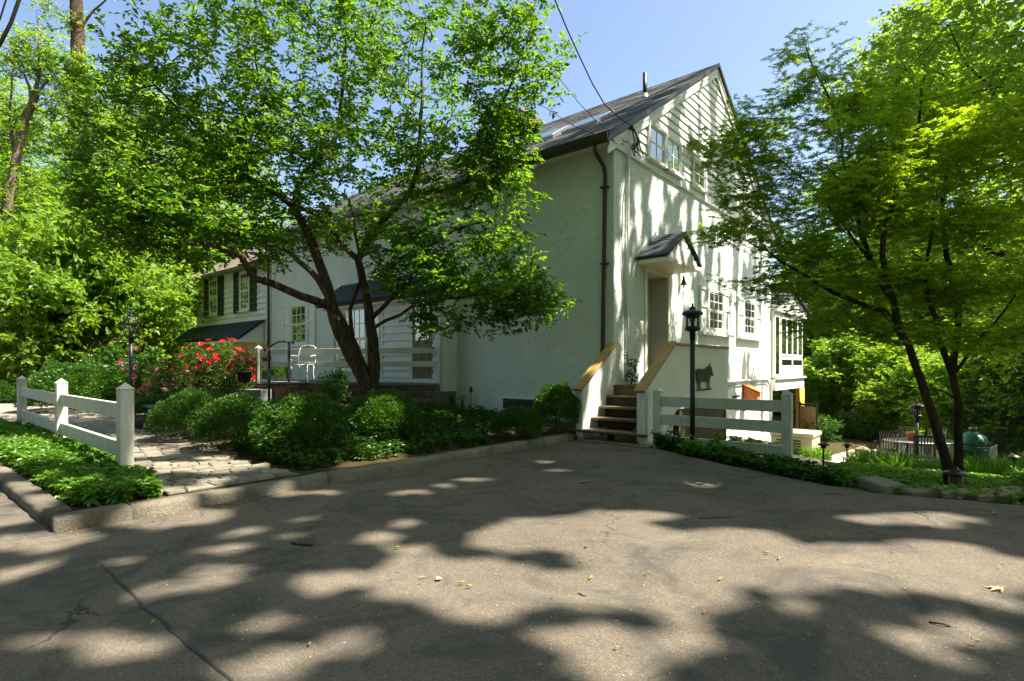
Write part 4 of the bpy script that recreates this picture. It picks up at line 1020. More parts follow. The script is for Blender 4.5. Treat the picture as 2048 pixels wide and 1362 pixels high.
cable('thin wire crossing the roof up to the left of the thick cable', [(XG + .12, 9.85, 5.72), at(1190, 240, 10.6), at(1125, 165, 10), at(1060, 75, 9.4), at(960, -90, 8.4)], .006)
cable('lowest thin wire running from the gutter into the tree crown', [(XG + .12, 9.75, 5.65), at(1150, 253, 10.7), at(1090, 215, 10.2), at(1000, 140, 9.6), at(860, -20, 8.6)], .006)
cable('thick black cable across the upper left corner of the view', [at(-60, 160, 9), at(0, 88, 9), at(22, 45, 9), at(38, 0, 9), at(70, -120, 9)], .028)
cable('thinner cable left of the thick one in the upper left corner', [at(-40, 110, 9.5), at(0, 38, 9.5), at(12, 0, 9.5), at(40, -110, 9.5)], .014)

# ================================================================== RIGHT GARDEN THINGS
def gz(x, y): return float(zg(x, y))
pth = [(-2.2, 8.9), (-2.6, 10.2), (-3.0, 12.5), (-3.4, 15.5), (-3.0, 18), (-2.5, 21.5)]
mbp = MB(); Lp = smooth_line([(x, y, 0) for x, y in pth], .3)
gp = MB()
for a, b in zip(Lp[:-1], Lp[1:]):
    gp.add([(p[0] + s, p[1], gz(p[0] + s, p[1]) + .012) for p, s in ((a, -.62), (a, .62), (b, .62), (b, -.62))], [(0, 1, 2, 3)])
gp.box(-2.6, 6.5, 19.0, 24.0, -1.6, -1.38)
gpath = tag(gp.build('garden_path', MT['concrete']), kind='structure')
# generator
t = thing('generator', 'beige standby generator with louvred side by the gable wall', 'generator', (-4.2, 18.2, -1.42))
MB().box(-4.75, -3.65, 17.7, 18.75, -1.5, -.76).build('case', MT['gencase'], t, bev=.03, seg=2)
MB().box(-4.80, -3.60, 17.65, 18.80, -.755, -.62).build('lid', MT['gencase'], t, bev=.06, seg=2)
for k in range(7): MB().box(-4.6, -3.95, 17.675, 17.698, -1.36 + k * .08, -1.325 + k * .08).build('louvre', MT['black'], t)
# privacy screen and yellow curtain
t = thing('privacy_screen', 'brown panelled privacy screen standing beyond the generator', 'screen', tuple(atg(1617, 20.5, -1.45)))
p0, p1 = atg(1600, 21.0, -1.4), atg(1634, 20.2, -1.4)
MB().bar(p0 + Vector((0, 0, .62)), p1 + Vector((0, 0, .62)), .04, 1.2).build('panel', MT['tan'], t)
MB().bar(p0 + Vector((0, 0, 1.28)), p1 + Vector((0, 0, 1.28)), .06, .08).build('top_rail', MT['black'], t)
for p in (p0, p1): MB().bar(p, p + Vector((0, 0, 1.38)), .06, .06, (0, 1, 0)).build('post', MT['black'], t)
mb = MB(); n = 26; vs = []
for k in range(n):
    y = 23.55 + k * .025; x = -5.30 + .05 * math.sin(k * 1.5)
    vs += [(x, y, -1.35), (x * 1 + .02 * math.sin(k * .7), y, .46)]
mb.add(vs, [(2 * k, 2 * k + 2, 2 * k + 3, 2 * k + 1) for k in range(n - 1)], True); o = mb.build('curtain', MT['yellow'], loc=(-5.3, 23.9, -1.35))
so = o.modifiers.new('thick', 'SOLIDIFY'); so.thickness = .01
tag(o, 'yellow curtain hanging below the sunroom corner', 'curtain')
# parked car far behind
cpos = atg(1572, 31, -1.6); car = thing('parked_car', 'silver car with red tail light glimpsed under the sunroom', 'car', tuple(cpos), rz=R(30), local=True)
MB().prism([(-.85, 0, .35), (-.85, 4.2, .35), (-.85, 4.2, .75), (-.85, 3.1, .95), (-.85, .1, .98), (-.85, 0, .8)], (1.7, 0, 0)).build('body', MT['carpaint'], car, bev=.08, seg=2)
MB().prism([(-.72, .3, .98), (-.72, 2.9, .95), (-.72, 2.2, 1.42), (-.72, .8, 1.45)], (1.44, 0, 0)).build('cabin', MT['glass_d'], car, bev=.05, seg=2)
MB().prism([(-.70, .7, 1.452), (-.70, 2.15, 1.425), (-.70, 2.1, 1.47), (-.70, .8, 1.50)], (1.4, 0, 0)).build('roof', MT['carpaint'], car, bev=.02)
for sx in (-1, 1):
    MB().box(sx * .62 - .18, sx * .62 + .18, -.03, .03, .62, .86).build('tail_light', MT['red'], car)
    for y in (.75, 3.3): w = MB().tube([(sx * .86 - .1, y, .32), (sx * .86 + .1, y, .32)], .32, 16).build('wheel', MT['tyre'], car)
MB().box(-.8, .8, -.06, .0, .38, .52).build('bumper', MT['black'], car)
# dining table with pot and chairs
tp = atg(1842, 15.0, -1.22); tz = gz(tp.x, tp.y)
t = thing('patio_table', 'oval grey metal dining table on the lower terrace', 'table', (tp.x, tp.y, tz), rz=R(35), local=True)
ov = lambda z, s=1: [(.95 * s * math.cos(u), .58 * s * math.sin(u), z) for u in np.linspace(0, 2 * math.pi, 29)[:-1]]
MB().prism(ov(.70), (0, 0, .03)).build('table_top', MT['metal'], t, bev=.008)
for sx in (-1, 1):
    for sy in (-1, 1): MB().tube([(sx * .6, sy * .34, 0), (sx * .5, sy * .28, .70)], .022, 8).build('leg', MT['black'], t)
mb = MB().lathe((tp.x - .2, tp.y - .1, tz + .735), [(.085, 0), (.115, .17), (.13, .175), (.13, .215), (.115, .22)], 14); o = mb.build('flower_pot', MT['terra'], loc=(tp.x - .2, tp.y - .1, tz + .735)); tag(o, 'terracotta flower pot standing on the oval dining table', 'flower pot')
def patio_chair():
    t = thing('patio_chair', 'x', 'chair', (0, 0, 0), 'metal chairs round the dining table', local=True); B = MT['black']
    for sx in (-1, 1):
        MB().tube([(sx * .24, -.22, 0), (sx * .23, -.20, .64), (sx * .24, .2, .66)], .014, 6).build('arm', B, t)
        MB().tube([(sx * .23, .24, 0), (sx * .21, .2, .42), (sx * .21, .30, .95)], .014, 6).build('leg', B, t)
    MB().box(-.22, .22, -.22, .2, .41, .435).build('seat', B, t)
    for k in range(7): MB().bar((-.18 + k * .06, .215, .46), (-.18 + k * .06, .295, .93), .03, .008, (0, 1, 0)).build('back_slat', MT['metal'], t)
    MB().bar((-.22, .30, .95), (.22, .30, .95), .03, .03).build('top_rail', B, t); return t
pc = patio_chair()
spots = [(1772, 15.2, 200, 'grey-slatted metal chair at the left end of the dining table'), (1826, 16.4, 30, 'dark metal chair at the far side of the dining table, behind the pot'), (1872, 16.2, -10, 'dark metal chair at the far right of the dining table'), (1846, 13.7, 190, 'dark metal chair on the near side of the dining table')]
for k, (px, d, a, lb) in enumerate(spots):
    p = atg(px, d, 0); q = (p.x, p.y, gz(p.x, p.y))
    if k == 0: pc.location = q; pc.rotation_euler = (0, 0, R(a)); pc['label'] = lb
    else: copy_thing(pc, q, R(a), lb)
# ceramic egg grill
gp_ = atg(1946, 12.8, 0); z0 = gz(gp_.x, gp_.y)
t = thing('egg_grill', 'green ceramic egg-shaped grill in a dark stand behind the maple', 'grill', (gp_.x, gp_.y, z0), rz=R(40), local=True)
MB().lathe((0, 0, .40), [(.12, 0), (.24, .10), (.29, .25), (.30, .36)], 20).build('bowl', MT['egg'], t)
MB().lathe((0, 0, .775), [(.31, 0), (.30, .08), (.24, .20), (.14, .29), (.07, .32), (.06, .33)], 20).build('dome', MT['egg'], t)
MB().lathe((0, 0, 1.10), [(.065, 0), (.065, .05), (.08, .055), (.08, .085), (.02, .09)], 12).build('chimney_cap', MT['metal'], t)
MB().lathe((0, 0, .755), [(.312, 0), (.318, .01), (.312, .02)], 20).build('band', MT['metal'], t)
for k in range(4):
    u = math.pi / 2 * k + .78; MB().tube([(.30 * math.cos(u), .30 * math.sin(u), 0), (.27 * math.cos(u), .27 * math.sin(u), .62)], .02, 6).build('stand_leg', MT['black'], t)
MB().lathe((0, 0, .36), [(.28, 0), (.28, .03)], 16).build('stand_ring', MT['black'], t)
for sx in (-1, 1): MB().bar((sx * .36, 0, .70), (sx * .52, 0, .36), .42, .03, (0, 1, 0)).build('side_shelf', MT['curtain'] if sx < 0 else MT['metal'], t)
MB().tube([(-.12, -.30, .88), (-.12, -.38, .88), (.12, -.38, .88), (.12, -.30, .88)], .014, 6).build('handle', MT['black'], t)
# path lights, lantern, post
def path_light(px, d, lab):
    p = atg(px, d, 0); z = gz(p.x, p.y)
    t = thing('path_light', lab, 'path light', (p.x, p.y, z), 'low path lights in the bed', local=True)
    MB().tube([(0, 0, -.05), (0, 0, .32)], .012, 6).build('stake', MT['black'], t)
    MB().lathe((0, 0, .30), [(.03, 0), (.035, .035), (.075, .04), (.07, .055), (.01, .085)], 12).build('cap', MT['brown'], t)
path_light(1647, 7.5, 'thin dark path light at the edge of the driveway'); path_light(1694, 9.6, 'thin path light beside the pale garden path'); path_light(2028, 7.6, 'thin stake light near the right edge of the view')
p = atg(1912, 6.12, 0); z = gz(p.x, p.y)
t = thing('garden_lantern', 'dark mushroom-shaped garden light at the foot of the maple', 'garden light', (p.x, p.y, z), local=True)
MB().lathe((0, 0, -.03), [(.085, 0), (.07, .04), (.066, .21), (.055, .22)], 12).build('body', MT['brown'], t)
MB().lathe((0, 0, .185), [(.12, 0), (.125, .008), (.04, .05), (.022, .055), (.02, .075), (.004, .08)], 14).build('cap', MT['brown'], t)
p = atg(1724, 14.0, 0); z = gz(p.x, p.y)
t = thing('wooden_lantern', 'small yellow wooden lantern box beside the garden path', 'lantern', (p.x, p.y, z), local=True)
MB().box(-.13, .13, -.13, .13, -.05, .42).build('box', MT['cream'], t, bev=.01); MB().lathe((0, 0, .42), [(.22, 0), (.2, .03), (.02, .10)], 4, False).build('roof', MT['tan'], t)
p = atg(2003, 12.5, 0); z = gz(p.x, p.y)
t = thing('dark_post', 'square dark post in the garden near the right edge', 'post', (p.x, p.y, z), local=True)
MB().box(-.07, .07, -.07, .07, -.1, 1.15).build('shaft', MT['brown'], t); MB().box(-.09, .09, -.09, .09, 1.15, 1.2).build('cap', MT['brown'], t)
# edging stones by the maple
es = [((1760, 982, 5.9), (1812, 984, 5.9), .42, .055, 'short pale stone at the left end of the stone edging'), ((1818, 990, 5.75), (1880, 994, 5.75), .34, .015, 'flat green-grey stone second in the edging'), ((1884, 996, 5.7), (1945, 1000, 5.7), .36, .015, 'flat stone in front of the garden light'), ((1950, 1003, 5.6), (2030, 1006, 5.6), .34, .012, 'long flat stone right of the maple'), ((2034, 1006, 5.6), (2130, 1008, 5.7), .34, .012, 'last flat edging stone at the right border')]
for a, b, w, h, lb in es:
    A_, B_ = at(*a), at(*b); A_.z = B_.z = 0
    d = (B_ - A_).normalized(); s = Vector((-d.y, d.x, 0)); n = 5; top = []
    for k in range(n): t_ = k / (n - 1); top.append(A_ + (B_ - A_) * t_ - s * (.0 + random.uniform(-.02, .02)))
    for k in range(n): t_ = 1 - k / (n - 1); top.append(A_ + (B_ - A_) * t_ + s * (w + random.uniform(-.05, .05)))
    mb = MB().prism([p + Vector((0, 0, -.14)) for p in top], (0, 0, .14 + h))
    tag(mb.build('edging_stone', MT['flag'], loc=A_, bev=.02), lb, 'stone', 'flat stones along the driveway edge')
# dark pot with flowers on the patio corner and a standpipe by the wall
pp = atg(488, 14.2, .9)
t = thing('standpipe', 'thin rusty garden tap standing against the stucco wall', 'tap', (-9.05, 9.3, .3))
MB().tube([(-9.05, 9.3, .2), (-9.05, 9.3, .72)], .018, 6).build('pipe', MT['metal'], t); MB().lathe((-9.05, 9.3, .70), [(.03, 0), (.045, .03), (.04, .1), (.02, .13)], 8).build('tap', MT['brown'], t); MB().tube([(-8.97, 9.36, .2), (-8.97, 9.36, .62)], .012, 6).build('pipe', MT['metal'], t)
# loose stone wall far left
t = thing('dry_stone_wall', 'low tan dry-stone wall beyond the far end of the path', 'wall', tuple(atg(20, 20, .1)))
a, b = atg(-60, 21, 0), atg(95, 20, 0); d = (b - a).normalized(); LL = (b - a).length; s = Vector((d.y, -d.x, 0))
for r in range(3):
    x = 0
    while x < LL:
        w = random.uniform(.3, .7); e = min(x + w, LL); z = .05 + r * .16
        if e - x > .1:
            mb = MB().bar(a + d * (x + .015) + Vector((0, 0, z + .08)), a + d * (e - .015) + Vector((0, 0, z + .08)), .4 + random.uniform(-.05, .05), .145); mb.build('stone', MT['concrete'], t, bev=.03)
        x = e
# ================================================================== VEGETATION
def A3(px, py, d): return np.array(at(px, py, d))
def finish_tree(root, name_crown, lv, tw, lm, loc, twm='twig'):
    loc = np.array(loc)
    V, F = lv; c = link(name_crown, fast_mesh(name_crown, V - loc, F), lm, root)
    c['kind'] = 'stuff'
    if tw is not None:
        V, F = tw; o = link('twigs', fast_mesh('twigs', V - loc, F), MT[twm], root); o['kind'] = 'stuff'
    return c
# ------------------------------------------------------------------ the spreading tree in front of the house
sk = Skel()
sk.limb([A3(748, 850, 11), A3(738, 775, 11), A3(702, 710, 10.9), A3(668, 640, 10.8), A3(655, 570, 10.7), A3(625, 490, 10.6), A3(585, 412, 10.5)], .160, .068, True, .012, .2)
sk.limb([A3(745, 800, 11), A3(747, 720, 11.1), A3(740, 640, 11.2), A3(730, 580, 11.3), A3(716, 520, 11.4)], .132, .072, False, .012, .2)
sk.limb([A3(730, 765, 11.1), A3(704, 690, 11.4), A3(674, 620, 11.7), A3(640, 560, 12), A3(600, 520, 12.3), A3(520, 470, 12.6)], .11, .03)
sk.limb([A3(662, 620, 10.8), A3(600, 588, 10.3), A3(545, 566, 9.9), A3(508, 552, 9.6), A3(475, 512, 9.4), A3(430, 490, 9.2), A3(340, 482, 9.0), A3(250, 470, 8.8)], .085, .02)
sk.limb([A3(585, 412, 10.5), A3(520, 370, 10.2), A3(450, 320, 10), A3(380, 240, 9.8), A3(310, 170, 9.5)], .062, .015)
sk.limb([A3(585, 412, 10.5), A3(610, 350, 10.7), A3(655, 310, 11), A3(680, 240, 11.2), A3(690, 120, 11.5), A3(700, 0, 11.5)], .068, .015)
sk.limb([A3(716, 520, 11.4), A3(660, 460, 11.6), A3(606, 419, 11.9), A3(540, 380, 12.2), A3(440, 400, 12.3)], .06, .015)
sk.limb([A3(716, 520, 11.4), A3(745, 465, 11.3), A3(790, 420, 11.2), A3(820, 385, 11.1), A3(838, 330, 11.0), A3(842, 200, 10.9), A3(850, 60, 10.8)], .07, .015)
sk.limb([A3(738, 640, 11.2), A3(790, 590, 10.8), A3(835, 535, 10.5), A3(855, 490, 10.4), A3(905, 460, 10.2), A3(990, 440, 10)], .05, .012)
sk.limb([A3(832, 385, 11.1), A3(890, 382, 10.7), A3(935, 360, 10.4), A3(952, 320, 10.3), A3(956, 270, 10.2), A3(1000, 215, 10), A3(1040, 110, 9.8)], .052, .012)
sk.limb([A3(745, 650, 11.1), A3(800, 628, 10.6), A3(880, 600, 10.2), A3(980, 590, 9.8), A3(1080, 600, 9.4)], .035, .01)
sk.limb([A3(700, 690, 11.2), A3(700, 620, 11.0), A3(722, 560, 10.9), A3(712, 470, 10.8), A3(702, 400, 10.7)], .045, .02)
def el(px, py, d, rh, rz, w): return (*A3(px, py, d), rh, rh, rz, w)
cr = [el(310, 300, 9.6, 1.35, 1.9, 150), el(430, 170, 10, 1.7, 1.5, 120), el(600, 150, 10.6, 2.0, 1.8, 170), el(820, 130, 10.8, 1.9, 1.7, 150), el(1010, 130, 10.0, 1.15, 1.2, 75), el(1060, 90, 9.8, .85, .6, 18),
      el(1000, 400, 10, .75, 1.1, 40), el(950, 520, 9.9, 1.15, .8, 70), el(1020, 590, 9.6, .85, .4, 36), el(700, 370, 11, 2.5, 1.1, 170), el(380, 450, 9.4, 1.4, .65, 80), el(850, 560, 10.3, 1.0, .5, 50), el(600, -120, 10.5, 3.2, 1.6, 190), el(240, 440, 9.0, .7, .6, 22), el(900, 330, 10.6, 1.1, .9, 60), el(1000, 300, 10.2, .6, .8, 34), el(330, 390, 9.3, 1.3, .9, 60), el(520, 330, 10.3, 1.3, 1.0, 60), el(620, 470, 11, 1.2, .45, 60), el(810, 490, 10.6, .9, .5, 50), el(500, 500, 10, .8, .35, 30), el(1012, 262, 9.9, .5, .45, 26), el(1060, 605, 9.5, .6, .25, 22), el(880, 640, 10, .6, .2, 16), el(1000, 640, 9.7, .4, .2, 8)]
C = ell_points(cr, 1700, .3)
sk.twigs(C, .3, .05)
base = np.array(at(748, 850, 11))
tree = thing('spreading_tree', 'multi-stemmed spreading tree with rough bark in front of the patio', 'tree', tuple(base))
link('trunk', sk.mesh('trunk', .004, 2.35, base), MT['bark'], tree)
lv, tw = sprays(C, 5, 6, .30, .105, T_OVAL, .56, .45, .1)
finish_tree(tree, 'crown', lv, tw, LM['cherry'], base)
# ------------------------------------------------------------------ layered maple at the right
sk = Skel()
sk.limb([A3(1907, 990, 6.3), A3(1895, 930, 6.3), A3(1870, 850, 6.2), A3(1845, 770, 6.2), A3(1815, 690, 6.2), A3(1800, 665, 6.2)], .060, .038, True, .006, .15)
b2 = sk.limb([A3(1917, 990, 6.34), A3(1918, 900, 6.35), A3(1915, 800, 6.4), A3(1905, 752, 6.4), A3(1885, 700, 6.4), A3(1870, 640, 6.3), A3(1850, 560, 6.3), A3(1870, 420, 6.3)], .055, .012, True, .006, .15)
for pts, r0, r1 in (
    ([(1800, 665, 6.2), (1765, 625, 6.2), (1700, 600, 6.4), (1640, 570, 6.7), (1560, 520, 7.0), (1490, 480, 7.4)], .034, .008),
    ([(1800, 665, 6.2), (1785, 600, 6.2), (1768, 540, 6.2), (1765, 470, 6.3), (1790, 400, 6.4), (1830, 280, 6.5), (1850, 150, 6.6)], .04, .01),
    ([(1785, 600, 6.2), (1745, 530, 6.6), (1715, 430, 7.0), (1690, 330, 7.2), (1675, 240, 7.3), (1640, 160, 7.4), (1610, 90, 7.4)], .034, .008),
    ([(1745, 530, 6.6), (1650, 400, 7.3), (1600, 350, 7.6), (1500, 270, 7.9)], .02, .007),
    ([(1905, 752, 6.4), (1912, 690, 6.5), (1918, 620, 6.6), (1900, 540, 6.6), (1885, 450, 6.7), (1900, 320, 6.8), (1960, 180, 6.8)], .045, .01),
    ([(1915, 740, 6.4), (1990, 640, 6.2), (2060, 560, 6.1)], .02, .007),
    ([(1903, 785, 6.4), (1860, 778, 6.3), (1790, 770, 6.5)], .012, .006),
    ([(1765, 470, 6.3), (1700, 380, 6.2), (1650, 330, 6.2)], .016, .006)):
    sk.limb([A3(*p) for p in pts], r0, r1, False, .008, .15)
pads = [(1500, 255, 8.0, .5, .28, 10), (1475, 325, 7.8, .5, .2, 9), (1530, 300, 7.8, .5, .3, 10), (1540, 420, 7.6, .6, .25, 14), (1470, 470, 7.4, .5, .16, 12), (1560, 490, 7.2, .6, .18, 16), (1520, 560, 7.2, .5, .12, 14), (1570, 590, 7.0, .45, .12, 10), (1480, 400, 7.6, .3, .15, 5),
        (1605, 100, 7.5, .38, .22, 8), (1640, 160, 7.4, .40, .24, 9), (1590, 190, 7.5, .36, .12, 7), (1660, 240, 7.3, .42, .25, 10), (1700, 300, 6.9, .8, .4, 34), (1800, 210, 6.8, .75, .4, 32), (1860, 320, 6.5, .85, .4, 36), (1960, 290, 6.4, .9, .4, 36), (1690, 410, 6.8, .75, .3, 32), (1820, 440, 6.4, .85, .3, 38),
        (1950, 450, 6.3, .9, .3, 38), (1630, 510, 6.8, .65, .18, 24), (1745, 555, 6.4, .75, .18, 34), (1880, 570, 6.3, .85, .2, 38), (2000, 580, 6.2, .8, .22, 30), (1660, 640, 6.6, .55, .12, 16), (1850, 670, 6.2, .6, .12, 18), (1980, 680, 6.2, .6, .15, 18), (2110, 420, 6.2, .9, .5, 30), (2110, 220, 6.3, .9, .5, 26), (1740, 360, 6.2, .5, .2, 16), (2060, 660, 6.2, .5, .15, 12), (1450, 290, 8.0, .45, .2, 10), (1435, 468, 7.6, .4, .12, 9), (1520, 240, 8, .5, .25, 10), (1500, 380, 7.8, .5, .2, 12), (1560, 360, 7.6, .6, .25, 14)]
C = ell_points([el(*p) for p in pads], 1550, .1)
sk.twigs(C, .2, .0, .05)
base = np.array(at(1912, 990, 6.3))
mp_ = thing('layered_maple', 'slender two-stemmed maple with flat layers of small leaves beside the driveway', 'tree', tuple(base))
link('trunk', sk.mesh('trunk', .0025, 2.5, base), MT['bark_m'], mp_)
lv, tw = sprays(C, 4, 6, .22, .058, T_MAPLE, 1.0, .16, .05, True, .28, .0015)
# palmate leaves keep their width equal to their length
finish_tree(mp_, 'crown', lv, tw, LM['maple'], base)

# ------------------------------------------------------------------ kinds of background tree, built once and copied
def proto(name, lm, bark, H, ells, ncl, ntw, nlf, tl, L, r0, wr=.6, flat=.7, fork=.35, nup=.6, T=T_DIA, shell=.45, droop=.1):
    root = thing(name, 'x', 'tree', (0, 0, 0), local=True)
    sk = Skel()
    lean = rng.normal(size=2) * .04 * H
    tops = np.array([lean[0], lean[1], H * .92])
    sk.limb([np.array([0, 0, -.4]), np.array([lean[0] * .2, lean[1] * .2, H * fork]), np.array([lean[0] * .6, lean[1] * .6, H * .65]), tops], r0, r0 * .15, True, .04, .6)
    for e in ells:
        c = np.array(e[:3]); a = np.array([0, 0, max(H * fork * .8, c[2] - e[5] - H * .12)])
        sk.limb([a, (a + c) / 2 + np.array([0, 0, -.2]), c], r0 * .4, r0 * .08, False, .08, .6)
    C = ell_points(ells, ncl, shell); sk.twigs(C, .7, .0)
    link('trunk', sk.mesh('trunk', .008, 2.3), MT[bark], root)
    lv, _ = sprays(C, ntw, nlf, tl, L, T, wr, flat, droop, False, nup)
    finish_tree(root, 'crown', lv, None, LM[lm], (0, 0, 0)); return root
def rnd_ells(n, R_, z0, z1, rr, rz):
    out = []
    for k in range(n):
        t = (k + .5) / n; a = k * 2.4 + rng.uniform(-.4, .4); rad = R_ * math.sin(math.pi * min(.93, .18 + .75 * t)) * rng.uniform(.55, 1)
        out.append((rad * math.cos(a), rad * math.sin(a), z0 + (z1 - z0) * t, rr * rng.uniform(.8, 1.25), rr * rng.uniform(.8, 1.25), rz * rng.uniform(.8, 1.2)))
    return out
P_A = proto('broadleaf_tree', 'wood', 'bark_m', 13, rnd_ells(11, 3.4, 3.5, 12.5, 1.9, 1.2), 520, 6, 7, .75, .26, .24)
P_B = proto('broadleaf_tree', 'bright', 'bark', 11, rnd_ells(10, 3.0, 2.2, 10.5, 1.7, 1.1), 520, 6, 7, .65, .24, .18)
P_C = proto('understory_shrub', 'bright', 'twig', 4.5, rnd_ells(8, 1.9, .7, 4.2, 1.15, .7), 330, 6, 7, .42, .19, .06, fork=.12)
for o in (P_C,): o['category'] = 'shrub'
P_F = proto('broad_maple', 'bright', 'bark_m', 15, rnd_ells(13, 3.7, 3.5, 14.5, 2.0, 1.25), 800, 6, 8, .62, .17, .28)
# dark conifer: drooping whorls
sk = Skel(); sk.limb([np.array([0, 0, -.3]), np.array([.05, 0, 5]), np.array([0, .05, 11])], .2, .02, True, .02, .5); Cs = []
for k in range(26):
    z = .8 + k * .39; Rr = 2.7 * (1 - z / 12.2) + .15
    for j in range(6):
        a = k * .8 + j * 1.047 + rng.uniform(-.2, .2); e = np.array([Rr * math.cos(a), Rr * math.sin(a), z - .25 * Rr]); m = e * .55; m[2] = z + .02
        sk.limb([np.array([0, 0, z]), m, e], .025, .006, False, .02, .5)
        for t in np.linspace(.25, 1, 5): Cs.append((1 - t) ** 2 * np.array([0, 0, z]) + 2 * t * (1 - t) * m + t * t * e)
P_E = thing('conifer', 'x', 'tree', (0, 0, 0), local=True); link('trunk', sk.mesh('trunk', .006, 2.3), MT['bark_m'], P_E)
lv, _ = sprays(np.array(Cs), 6, 8, .42, .16, T_DIA, .38, .35, .25, False, .5); finish_tree(P_E, 'crown', lv, None, LM['dark'], (0, 0, 0))
used = set()
def place(p, px, d, s, rz, label, dz=0, group=None, sz=None):
    q = atg(px, d, 0); q.z = gz(q.x, q.y) + dz; sc = (s, s, sz or s)
    if p.name not in used:
        used.add(p.name); p.location = q; p.rotation_euler = (0, 0, rz); p.scale = sc; p['label'] = label
        if group: p['group'] = group
        return p
    return copy_thing(p, q, rz, label, group, sc)
g1, g2, g3 = 'trees behind the left garden', 'shrubs at the edge of the left woods', 'trees behind the right garden'
place(P_A, 60, 33, 1.0, .5, 'dark green tree behind the leaning pale trunk at far left', group=g1)
place(P_A, 320, 37, 1.05, 2.1, 'tall green tree whose crown stands left of the house wing', group=g1)
place(P_A, -170, 30, 1.1, 3.6, 'tree mostly beyond the left border of the view', group=g1)
place(P_B, 190, 29, .95, 1.0, 'bright tree directly behind the ivy-covered trunk', group=g1)
place(P_B, 470, 40, 1.05, 4.0, 'bright tree rising behind the left wing roof', group=g1)
place(P_B, -40, 26, .75, 5.0, 'lower bright tree at the left border', group=g1)
place(P_F, 20, 36, 1.25, .9, 'tall leafy tree behind the pale leaning trunk, farther back', group=g1)
place(P_F, 265, 35, 1.2, 2.9, 'tall leafy tree between the ivy trunk and the spreading crown', group=g1)
place(P_F, 420, 47, 1.4, 3.9, 'far tall tree above the left wing', group=g1)
place(P_C, 30, 21, 1.15, .3, 'leafy bright shrub above the dry-stone wall at far left', sz=1.5, group=g2)
place(P_C, 125, 20, 1.05, 2.3, 'leafy bright shrub above the mounded left hedge', sz=1.45, group=g2)
place(P_C, 220, 21.5, 1.1, 4.1, 'leafy bright shrub just left of the coach lamp', sz=1.5, group=g2)
place(P_C, 258, 25, 1.1, 5.2, 'leafy bright shrub between the coach lamp and the house wing', sz=1.5, group=g2)
place(P_C, 325, 33, 1.3, 1.2, 'leafy bright shrub touching the corner of the house wing', group=g2)
place(P_C, -60, 22, 1.2, 3.1, 'leafy bright shrub at the left border', sz=1.6, group=g2)
place(P_B, 1610, 34, .8, 2.0, 'bright tree behind the sunroom corner', group=g3)
place(P_B, 1720, 30, .72, 3.3, 'bright tree behind the wooden lantern', group=g3)
place(P_B, 1830, 27, .70, .2, 'bright tree behind the dining table', group=g3)
place(P_A, 1740, 46, 1.5, 1.2, 'tall tree behind the gap between house and maple', group=g3)
place(P_F, 1850, 27, 1.35, 4.4, 'tall green tree behind the layered maple', group=g3)
place(P_F, 2190, 10.5, .85, 2.4, 'big green tree filling the upper right corner', group=g3)
place(P_B, 2110, 30, 1.9, 5.4, 'bright tall tree at the right border', group=g3)
place(P_E, 2010, 16.5, .55, .4, 'dark conifer in front of the right woods, nearest to the post', group=g3)
place(P_E, 2130, 14.5, .62, 1.4, 'dark conifer cut by the right border', group=g3)
place(P_E, 1650, 27, .28, 2.4, 'small dark conifer beyond the privacy screen', group=g3)
g4 = 'shrubs behind the terrace'
place(P_C, 1690, 24, .9, .8, 'broad shrub behind the wooden lantern and path', group=g4)
place(P_C, 1780, 22, .8, 1.9, 'broad shrub behind the slatted chair', group=g4)
place(P_C, 1850, 20, .7, 2.8, 'broad shrub behind the far chairs of the dining table', group=g4)
place(P_C, 1935, 18, .7, 4.8, 'broad shrub behind the egg grill', group=g4)
place(P_C, 2050, 16, .7, 1.8, 'broad shrub behind the dark garden post', group=g4)
place(P_C, 1630, 30, 1.3, 3.8, 'tall shrub right of the sunroom roof', group=g4)

# airy locusts at the far left, one clad in ivy
def bespoke(name, label, limbs, bark, ells, ncl, lm, L, tl, ntw, nlf, T=T_DIA, wr=.5, extra=None):
    sk = Skel(); base = np.array(limbs[0][0][0])
    for k, (pts, r0, r1) in enumerate(limbs): sk.limb(pts, r0, r1, k == 0, .02, .4)
    C = ell_points(ells, ncl, .2); sk.twigs(C, .5)
    t = thing(name, label, 'tree', tuple(base)); link('trunk', sk.mesh('trunk', .006, 2.4, base), MT[bark], t)
    lv, tw = sprays(C, ntw, nlf, tl, L, T, wr, .6, .15, True, .5, .006); finish_tree(t, 'crown', lv, tw, LM[lm], base)
    return t, base
bespoke('locust_tree', 'airy tree with a pale leaning forked trunk at far left',
    [([A3(-8, 740, 21), A3(8, 470, 21), A3(30, 330, 21), A3(50, 240, 21), A3(72, 195, 21)], .22, .13), ([A3(72, 195, 21), A3(80, 150, 21), A3(80, 100, 21), A3(75, 40, 21)], .08, .03), ([A3(66, 205, 21), A3(90, 165, 21), A3(120, 140, 21.3), A3(150, 120, 21.5)], .07, .02), ([A3(66, 205, 21), A3(50, 150, 20.6), A3(20, 120, 20.4), A3(-20, 90, 20)], .06, .02), ([A3(30, 330, 21), A3(20, 200, 21.4), A3(30, 110, 21.6)], .06, .02)],
    'bark_p', [el(60, 110, 21, 1.6, 1.0, 30), el(130, 150, 21.4, 1.2, .7, 18), el(-10, 110, 20.4, 1.3, 1.0, 22), el(60, 260, 21.5, 1.5, .6, 22), el(110, 210, 21.2, .9, .5, 12), el(20, 370, 21, 1.3, .8, 18)], 190, 'locust', .13, .5, 5, 9)
